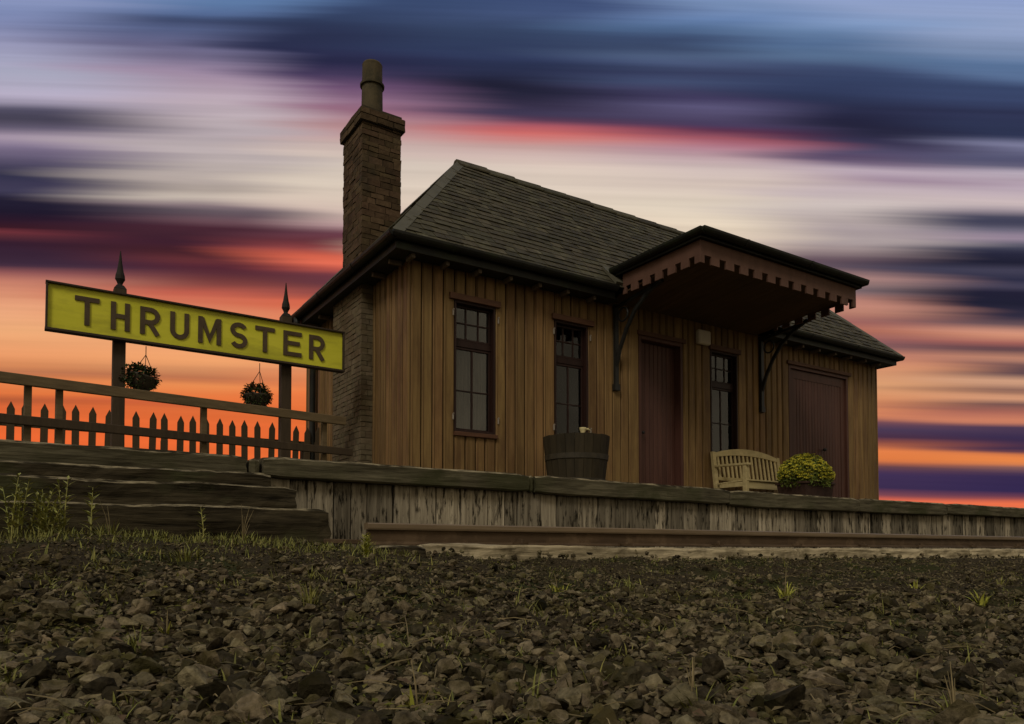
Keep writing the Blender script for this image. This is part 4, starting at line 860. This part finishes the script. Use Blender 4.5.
# ------------------------------------------------------------------ bench
be = thing('garden_bench', (8.56, 6.78, 0.48), 'pale timber slatted garden bench with arched back beside the narrow window', 'bench')
L2 = 0.675
for sx in (-1, 1):
    mb = MB(); mb.hexa([(sx * L2 - .03, .20, 0), (sx * L2 + .03, .20, 0), (sx * L2 + .03, .255, 0), (sx * L2 - .03, .255, 0), (sx * L2 - .03, .30, .84), (sx * L2 + .03, .30, .84), (sx * L2 + .03, .35, .84), (sx * L2 - .03, .35, .84)]); mb.build('leg', M_['bench'], be, world=False, bevel=0.005)
    mb = MB(); mb.box(sx * L2 - .03, sx * L2 + .03, -.26, -.20, 0, .60); mb.build('leg', M_['bench'], be, world=False, bevel=0.005)
    mb = MB(); mb.hexa([(sx * L2 - .035, -.29, .602), (sx * L2 + .035, -.29, .602), (sx * L2 + .03, .28, .622), (sx * L2 - .03, .28, .622), (sx * L2 - .035, -.29, .632), (sx * L2 + .035, -.29, .632), (sx * L2 + .03, .28, .652), (sx * L2 - .03, .28, .652)]); mb.build('armrest', M_['bench'], be, world=False, bevel=0.006)
    mb = MB(); mb.box(sx * L2 - .015, sx * L2 + .015, -.20, .20, .33, .39); mb.build('side_rail', M_['bench'], be, world=False)
mb = MB()
for k in range(6): y = -.265 + k * .085; mb.box(-L2 - .02, L2 + .02, y, y + .07, .40 - k * .004, .42 - k * .004)
mb.box(-L2 + .03, L2 - .03, -.245, -.215, .30, .395); mb.build('seat', M_['bench'], be, world=False, bevel=0.004)
mb = MB(); n = 16   # arched top rail, bottom rail, upright slats
def arch(t): return 0.83 + 0.085 * (1 - (2 * t - 1) ** 2)
for i in range(n):
    t0, t1 = i / n, (i + 1) / n; x0, x1 = -L2 + .03 + (2 * L2 - .06) * t0, -L2 + .03 + (2 * L2 - .06) * t1
    mb.hexa([(x0, .292, .77 + (arch(t0) - .83) * .6), (x1, .292, .77 + (arch(t1) - .83) * .6), (x1, .332, .77 + (arch(t1) - .83) * .6), (x0, .332, .77 + (arch(t0) - .83) * .6), (x0, .306, arch(t0)), (x1, .306, arch(t1)), (x1, .346, arch(t1)), (x0, .346, arch(t0))])
mb.box(-L2 + .03, L2 - .03, .245, .28, .445, .49)
for i in range(15):
    x = -L2 + .075 + i * (2 * L2 - .15) / 14
    tz = .772 + (arch((x + L2) / (2 * L2)) - .83) * .58; mb.hexa([(x - .017, .256, .491), (x + .017, .256, .491), (x + .017, .270, .491), (x - .017, .270, .491), (x - .017, .302, tz), (x + .017, .302, tz), (x + .017, .317, tz), (x - .017, .317, tz)])
mb.build('backrest', M_['bench'], be, world=False)

# ------------------------------------------------------------------ flowering bush in a tub
fb = thing('flower_planter', (8.47, 6.08, 0.48), 'dark tub overflowing with a rounded yellow green flowering bush by the bench', 'planter')
mb = MB(); mb.hexa([(-.25, -.18, 0), (.25, -.18, 0), (.25, .18, 0), (-.25, .18, 0), (-.29, -.22, .33), (.29, -.22, .33), (.29, .22, .33), (-.29, .22, .33)]); mb.box(-.305, .305, -.235, .235, .331, .36); mb.build('tub', M_['planter'], fb, world=False, bevel=0.008)
mb = MB(); mf = MB()
for k in range(6500):
    d = rdir()
    if d.z < -0.45: continue
    lump = 1 + 0.09 * mnoise.noise(Vector((d.x * 2.6, d.y * 2.6, d.z * 2.6)) + Vector((4, 1, 2)))
    rr = lump * (0.62 + 0.40 * random.random() ** 0.6)
    q = Vector((d.x * .36 * rr, d.y * .30 * rr, .43 + d.z * .285 * rr))
    if random.random() < 0.42 and d.z > -0.12 and rr > 0.82:
        for j in range(5): an = j * 1.256; leaf(mf, q + d * 0.012, (Vector((math.cos(an), math.sin(an), 0.5)) + d * 0.6), d, 0.024, 0.020)
    else: leaf(mb, q, d * 0.8 + rdir() * 0.7 + Vector((0, 0, .25)), d, random.uniform(.028, .048), random.uniform(.017, .026))
mb.build('foliage', M_['bushleaf'], fb, world=False); mf.build('flowers', M_['flower'], fb, world=False)

# ------------------------------------------------------------------ ballast: thousands of broken stones, one object
def stone_templates(sub, count):
    out = []
    for k in range(count):
        bm = bmesh.new(); bmesh.ops.create_icosphere(bm, subdivisions=sub, radius=1.0)
        V = np.array([v.co[:] for v in bm.verts]); Fc = np.array([[v.index for v in f.verts] for f in bm.faces]); bm.free()
        for j in range(13):
            nrm = rng.normal(size=3); nrm /= np.linalg.norm(nrm); c = rng.uniform(0.30, 0.66); s = V @ nrm; over = s > c; V[over] -= np.outer(s[over] - c, nrm)
        V += rng.normal(size=V.shape) * (0.018 if sub > 1 else 0.05); V *= 1.35
        V *= np.array([1.0, rng.uniform(0.55, 0.95), rng.uniform(0.30, 0.75)]); out.append((V, Fc))
    return out
def place_stones(name, specs, mat):
    VV = []; FF = []; off = 0
    for tmpl, x, y, z, s, smax in specs:
        V, Fc = tmpl
        ax = rng.normal(size=3) * np.array([1, 1, 0]); th = np.clip(rng.normal() * smax, -1.4, 1.4); ax /= np.linalg.norm(ax) + 1e-9
        Rm = np.array(Matrix.Rotation(th, 3, Vector(ax)) @ Matrix.Rotation(rng.uniform(0, 6.28), 3, 'Z'))
        VV.append((V * s) @ Rm.T + np.array([x, y, z])); FF.append(Fc + off); off += len(V)
    VV = np.concatenate(VV); FF = np.concatenate(FF)
    me = bpy.data.meshes.new(name); me.vertices.add(len(VV)); me.vertices.foreach_set('co', VV.ravel().astype(np.float32))
    me.loops.add(FF.size); me.loops.foreach_set('vertex_index', FF.ravel().astype(np.int32))
    me.polygons.add(len(FF)); me.polygons.foreach_set('loop_start', np.arange(0, FF.size, 3, dtype=np.int32)); me.polygons.foreach_set('loop_total', np.full(len(FF), 3, dtype=np.int32))
    me.polygons.foreach_set('use_smooth', np.zeros(len(FF), dtype=bool)); me.update(calc_edges=True); me.validate(); me.materials.append(mat)
    o = bpy.data.objects.new(name, me); COL.objects.link(o); return o
T0 = stone_templates(1, 14); T1 = stone_templates(2, 16)
specs = []
def patch(x, y): return mnoise.noise(Vector((x * 1.3, y * 1.3, 11.0)))
n_try = 0
while len(specs) < 44000:
    n_try += 1
    d = 0.75 + 7.5 * rng.random() ** 1.15; u = rng.uniform(-0.86, 0.86)
    p = F * d + RT * (u * d)
    if p.y > 4.30 or p.y < 0.35: continue
    pt_ = patch(p.x, p.y); nearness = smooth(4.3, 1.4, p.y)
    if p.x < 1.5 and p.y > 4.0 and rng.random() < 0.6: continue
    size = (0.0050 + 0.0065 * rng.random() ** 2) * (1 + 0.75 * nearness)
    if rng.random() < 0.12 * (0.2 + nearness): size *= rng.uniform(1.6, 2.9)
    if pt_ > 0.22 and rng.random() < 0.55: size *= 0.55
    tm = T1[rng.integers(len(T1))] if d < 2.3 else T0[rng.integers(len(T0))]
    specs.append((tm, p.x, p.y, ground_h(p.x, p.y) + size * rng.uniform(-0.1, 0.55), size, 0.6))
for k in range(420):   # stones spilled against the baulks
    x = rng.uniform(1.2, 13.0); y = 4.255 - abs(rng.normal()) * 0.09
    if mnoise.noise(Vector((x * 2.1, 7.0, 3.0))) < -0.1: continue
    size = rng.uniform(0.010, 0.034)
    specs.append((T0[rng.integers(len(T0))], x, y, ground_h(x, y) + size * 0.5 + rng.uniform(0, 0.03), size, 0.8))
for k in range(15000):   # fine grit towards the rail
    d = 2.2 + 6.5 * math.sqrt(rng.random()); u = rng.uniform(-0.86, 0.86); p = F * d + RT * (u * d)
    if p.y > 4.28 or p.y < 0.9 or (p.x < 1.6 and p.y > 4.0): continue
    size = rng.uniform(0.005, 0.012) * rng.choice((1, 1, 1, 1.7))
    specs.append((T0[rng.integers(len(T0))], p.x, p.y, ground_h(p.x, p.y) + size * 0.4, size, 0.8))
for k in range(5200):   # a second layer of tumbled pieces near the viewer
    d = 0.8 + 3.4 * rng.random() ** 1.2; u = rng.uniform(-0.86, 0.86); p = F * d + RT * (u * d)
    if p.y < 0.35 or p.y > 3.6 or patch(p.x + 3, p.y) < -0.22: continue
    size = rng.uniform(0.009, 0.021) * rng.choice((0.6, 1, 1, 1.6))
    specs.append((T1[rng.integers(len(T1))], p.x, p.y, ground_h(p.x, p.y) + size * rng.uniform(0.1, 0.7), size, 0.7))
o = place_stones('ballast', specs, M_['ballast']); o['kind'] = 'stuff'
def spot(u, d, dz=0.0):
    p = F * d + RT * (u * d); return (p.x, p.y, ground_h(p.x, p.y) + dz)
for (u, d, s, lab) in ((3.530, 1.541, 0.036, 'largest pale stone on the ballast near the right edge of the picture'), (0.718, 2.404, 0.020, 'small buff stone on the ballast beside a dark grass tuft, left of centre'), (2.402, 1.841, 0.020, 'flat pinkish pale stone on the ballast below the cracked baulk')):
    x, y = u, d; z = ground_h(x, y); o = place_stones('pale_stone', [(T1[3], 0, 0, 0, s, 0.15)], M_['palestone']); o.location = (x, y, z + s * 0.45); tag(o, lab, 'stone', 'pale stones on the ballast')

# ------------------------------------------------------------------ litter and low growth on the ballast
mb = MB(); ms = MB()
for k in range(4200):
    d = 0.8 + 6.0 * rng.random() ** 1.2; u = rng.uniform(-0.85, 0.85); p = F * d + RT * (u * d)
    if p.y > 4.2 or p.y < 0.35: continue
    z = ground_h(p.x, p.y) + rng.uniform(0.006, 0.028); dd = Vector((rng.normal(), rng.normal(), rng.uniform(-.3, .5)))
    if rng.random() < 0.80: leaf(mb, (p.x, p.y, z), dd, (rng.normal() * .3, rng.normal() * .3, 1), rng.uniform(.012, .045), rng.uniform(.006, .022))
    else:
        q = Vector((p.x, p.y, z)); dd.z *= 0.5; dd.normalize(); L_ = rng.uniform(0.03, 0.14); mid = q + dd * L_ * .5 + Vector((0, 0, rng.uniform(0, .012)))
        ms.tube([q, mid, q + dd * L_], [0.0016, 0.0014, 0.0008], 4, cap=False)
tag(mb.build('leaf_litter', M_['litter']), kind='stuff'); tag(ms.build('twig_litter', M_['straw']), kind='stuff')
mb = MB()
for k in range(2600):
    d = 0.9 + 5.6 * rng.random(); u = rng.uniform(-0.85, 0.85); p = F * d + RT * (u * d)
    if p.y > 4.25 or p.y < 0.4: continue
    g = mnoise.noise(Vector((p.x * 1.9, p.y * 1.9, 31.0)))
    if g < 0.12 and not (p.y > 3.5 and p.x < 1.8): continue
    blade(mb, (p.x, p.y, ground_h(p.x, p.y)), rng.uniform(0, 6.28), rng.uniform(.012, .05), rng.uniform(.003, .006), rng.uniform(.1, 1.0), 0.9, 3)
for k in range(1000):   # small tufts all over the ballast
    d = 0.9 + 6.5 * rng.random() ** 1.1; u = rng.uniform(-0.85, 0.85); p = F * d + RT * (u * d)
    if p.y > 4.22 or p.y < 0.4: continue
    hh = rng.uniform(.016, .05) * (1.7 if rng.random() < .12 else 1); sp = rng.uniform(.006, .03)
    for j in range(int(rng.integers(5, 16))):
        x, y = p.x + rng.normal() * sp, p.y + rng.normal() * sp
        blade(mb, (x, y, ground_h(x, y)), rng.uniform(0, 6.28), hh * rng.uniform(.5, 1.3), rng.uniform(.002, .006), rng.uniform(.1, 1.1), 0.9, 3)
for k in range(5200):   # grass fringe at the foot of the sleepers
    x = rng.uniform(-3.6, 1.9); y = rng.uniform(3.95, 4.66) if rng.random() < .7 else rng.uniform(3.5, 4.6)
    if x > 1.3 and y > 4.5: continue
    blade(mb, (x, y, ground_h(x, y)), rng.uniform(0, 6.28), rng.uniform(.02, .075), rng.uniform(.003, .007), rng.uniform(.05, .7), 0.8, 3)
tag(mb.build('grass', M_['blade']), kind='stuff')
mb = MB(); k = 0
while k < 26000:
    k += 1
    d = 0.8 + 6.5 * rng.random() ** 1.1; u = rng.uniform(-0.85, 0.85); p = F * d + RT * (u * d)
    if p.y > 4.25 or p.y < 0.4: continue
    if mnoise.noise(Vector((p.x * 2.3, p.y * 2.3, 51.0))) + 0.25 * rng.normal() < 0.22: continue
    leaf(mb, (p.x, p.y, ground_h(p.x, p.y) + rng.uniform(.004, .026)), (rng.normal(), rng.normal(), rng.uniform(-.1, .7)), (rng.normal() * .3, rng.normal() * .3, 1), rng.uniform(.008, .024), rng.uniform(.006, .016))
tag(mb.build('moss_cover', M_['moss']), kind='stuff')

# ------------------------------------------------------------------ plants one can point to
def tuft(u, d, n, h, lab, mat='blade', spread=0.03, stalks=0, name='grass_tuft', lean=0.55, w=0.006, group='weeds on the ballast'):
    x, y = u, d; z = ground_h(x, y)
    t = thing(name, (x, y, z), lab, 'grass tuft' if name == 'grass_tuft' else 'weed', group)
    mb = MB()
    for k in range(n):
        a = rng.uniform(0, 6.28); r = spread * math.sqrt(rng.random()); blade(mb, (r * math.cos(a), r * math.sin(a), -0.012), a + rng.normal() * .4, h * rng.uniform(.45, 1.05), w * rng.uniform(.7, 1.3), rng.uniform(.03, lean), rng.uniform(.3, 1.1), 5)
    mb.build('blades', M_[mat], t, world=False)
    if stalks:
        ms = MB()
        for k in range(stalks):
            a = rng.uniform(0, 6.28); hh = h * rng.uniform(1.0, 1.7); ln = rng.uniform(0.05, .35) * hh; p1 = Vector((ln * .4 * math.cos(a), ln * .4 * math.sin(a), hh * .55)); p2 = Vector((ln * math.cos(a), ln * math.sin(a), hh)); ms.tube([(0, 0, -0.01), p1, p2], [.0022, .0018, .0008], 5)
        ms.build('stalk', M_['straw'], t, world=False)
    return t
def leafy(u, d, h, lab, mat='pale', stems=1, group='weeds along the sleepers', L_=0.055):
    x, y = u, d; z = ground_h(x, y)
    t = thing('leafy_weed', (x, y, z), lab, 'weed', group)
    ms = MB(); mb = MB()
    for s_ in range(stems):
        a = rng.uniform(0, 6.28); ln = rng.uniform(0.02, 0.14) * h * (1 if stems == 1 else 1.6); bx = Vector((rng.normal() * .02 * (stems > 1), rng.normal() * .01 * (stems > 1), -0.01)); hh = h * rng.uniform(.72, 1.0)
        pts = [bx + Vector((ln * t_ ** 1.6 * math.cos(a), ln * t_ ** 1.6 * math.sin(a), hh * t_)) for t_ in np.linspace(0, 1, 6)]
        ms.tube(pts, [.0045, .004, .0036, .003, .0022, .001], 6)
        nl = int(10 + hh * 48)
        for k in range(nl):
            tt = 0.12 + 0.88 * (k + rng.random()) / nl; p = bx + Vector((ln * tt ** 1.6 * math.cos(a), ln * tt ** 1.6 * math.sin(a), hh * tt)); an = k * 2.4 + rng.normal() * .3
            leaf(mb, p, (math.cos(an), math.sin(an), rng.uniform(.2, 1.1)), (0, 0, 1), L_ * (1.25 - .45 * tt) * rng.uniform(.7, 1.3), L_ * .30 * (1.25 - .45 * tt))
    ms.build('stem', M_['pale'], t, world=False); mb.build('leaves', M_[mat], t, world=False)
tuft(0.754, 2.333, 34, 0.105, 'dull grass tuft standing upright on the ballast below the rail end', spread=0.018, lean=.35, w=0.006)
tuft(1.992, 2.699, 64, 0.070, 'bright yellow green rosette spreading flat below the pale baulk, with a thin dry stalk', 'lime', 0.045, 1, lean=1.1)
tuft(3.037, 2.299, 26, 0.105, 'lime green grass tuft with few broad blades below the crack in the baulk', 'lime', 0.022, 2, lean=.7, w=0.009)
tuft(4.392, 2.422, 14, 0.090, 'small forked bright weed on the ballast left of the two at the right edge', 'lime', 0.018, 0, lean=.9, w=0.012)
tuft(4.135, 1.935, 22, 0.095, 'broad bladed green tuft nearest the large pale stone', 'lime', 0.024, 0, lean=.95, w=0.013)
tuft(5.226, 2.335, 16, 0.090, 'thin pale green tuft farthest right at the foot of the baulk', 'blade', 0.024, 0, lean=.9, w=0.010)
tuft(1.171, 1.115, 26, 0.085, 'olive grass tuft with branching dry straw stalks near the bottom, right of centre', 'blade', 0.02, 4, lean=.8, w=0.005)
tuft(1.691, 0.851, 22, 0.085, 'olive grass tuft with tall dry stalks in the bottom right corner', 'blade', 0.02, 4, lean=.7, w=0.005)
tuft(0.651, 1.344, 9, 0.075, 'few bright green blades and one straw at the bottom edge, left of centre', 'lime', 0.02, 1, lean=.5, w=0.009)
tuft(0.713, 1.742, 22, 0.045, 'low mossy green tuft among stones in the middle ground', 'blade', 0.035, 0, lean=1.1)
tuft(1.097, 1.863, 22, 0.04, 'flat little grass clump among the middle stones, below the bright rosette', 'blade', 0.035, 0, lean=1.1)
tuft(0.324, 2.218, 10, 0.05, 'single small green shoot on the ballast at lower left', 'lime', 0.01, 1, lean=.6, w=0.007)
tuft(0.359, 4.30, 44, 0.13, 'spiky upright grass clump at the foot of the lowest sleeper, right of the tall weeds', 'blade', 0.04, 2, lean=.5, group='weeds along the sleepers')
tuft(0.600, 3.60, 80, 0.090, 'wide grass clump spilling from the sleeper foot onto the ballast', 'blade', 0.08, 0, lean=.8, group='weeds along the sleepers')
tuft(1.03, 4.40, 5, 0.13, 'sparse dry straw stalks in front of the lowest sleeper', 'straw', 0.05, 5, lean=.4, group='weeds along the sleepers')
leafy(-0.050, 4.52, 0.33, 'tall leafy weed at the very left edge of the picture', stems=5)
leafy(0.040, 4.50, 0.28, 'dense bushy weed clump second from the left edge', stems=6)
leafy(0.100, 4.46, 0.20, 'short leafy weed between the two tall clumps at far left', stems=4)
leafy(0.160, 4.50, 0.33, 'tall thin weed with leafy head in front of the sleepers', stems=2)
leafy(0.285, 4.52, 0.31, 'single curving weed, rightmost of the tall ones before the sleepers', stems=1, L_=0.07)
leafy(1.605, 3.96, 0.145, 'light green many stemmed weed growing at the left end of the rail', 'lime', stems=6, L_=0.042)
leafy(0.860, 4.60, 0.27, 'small leafy weed on the step in front of the middle sleeper', stems=1, L_=0.045)
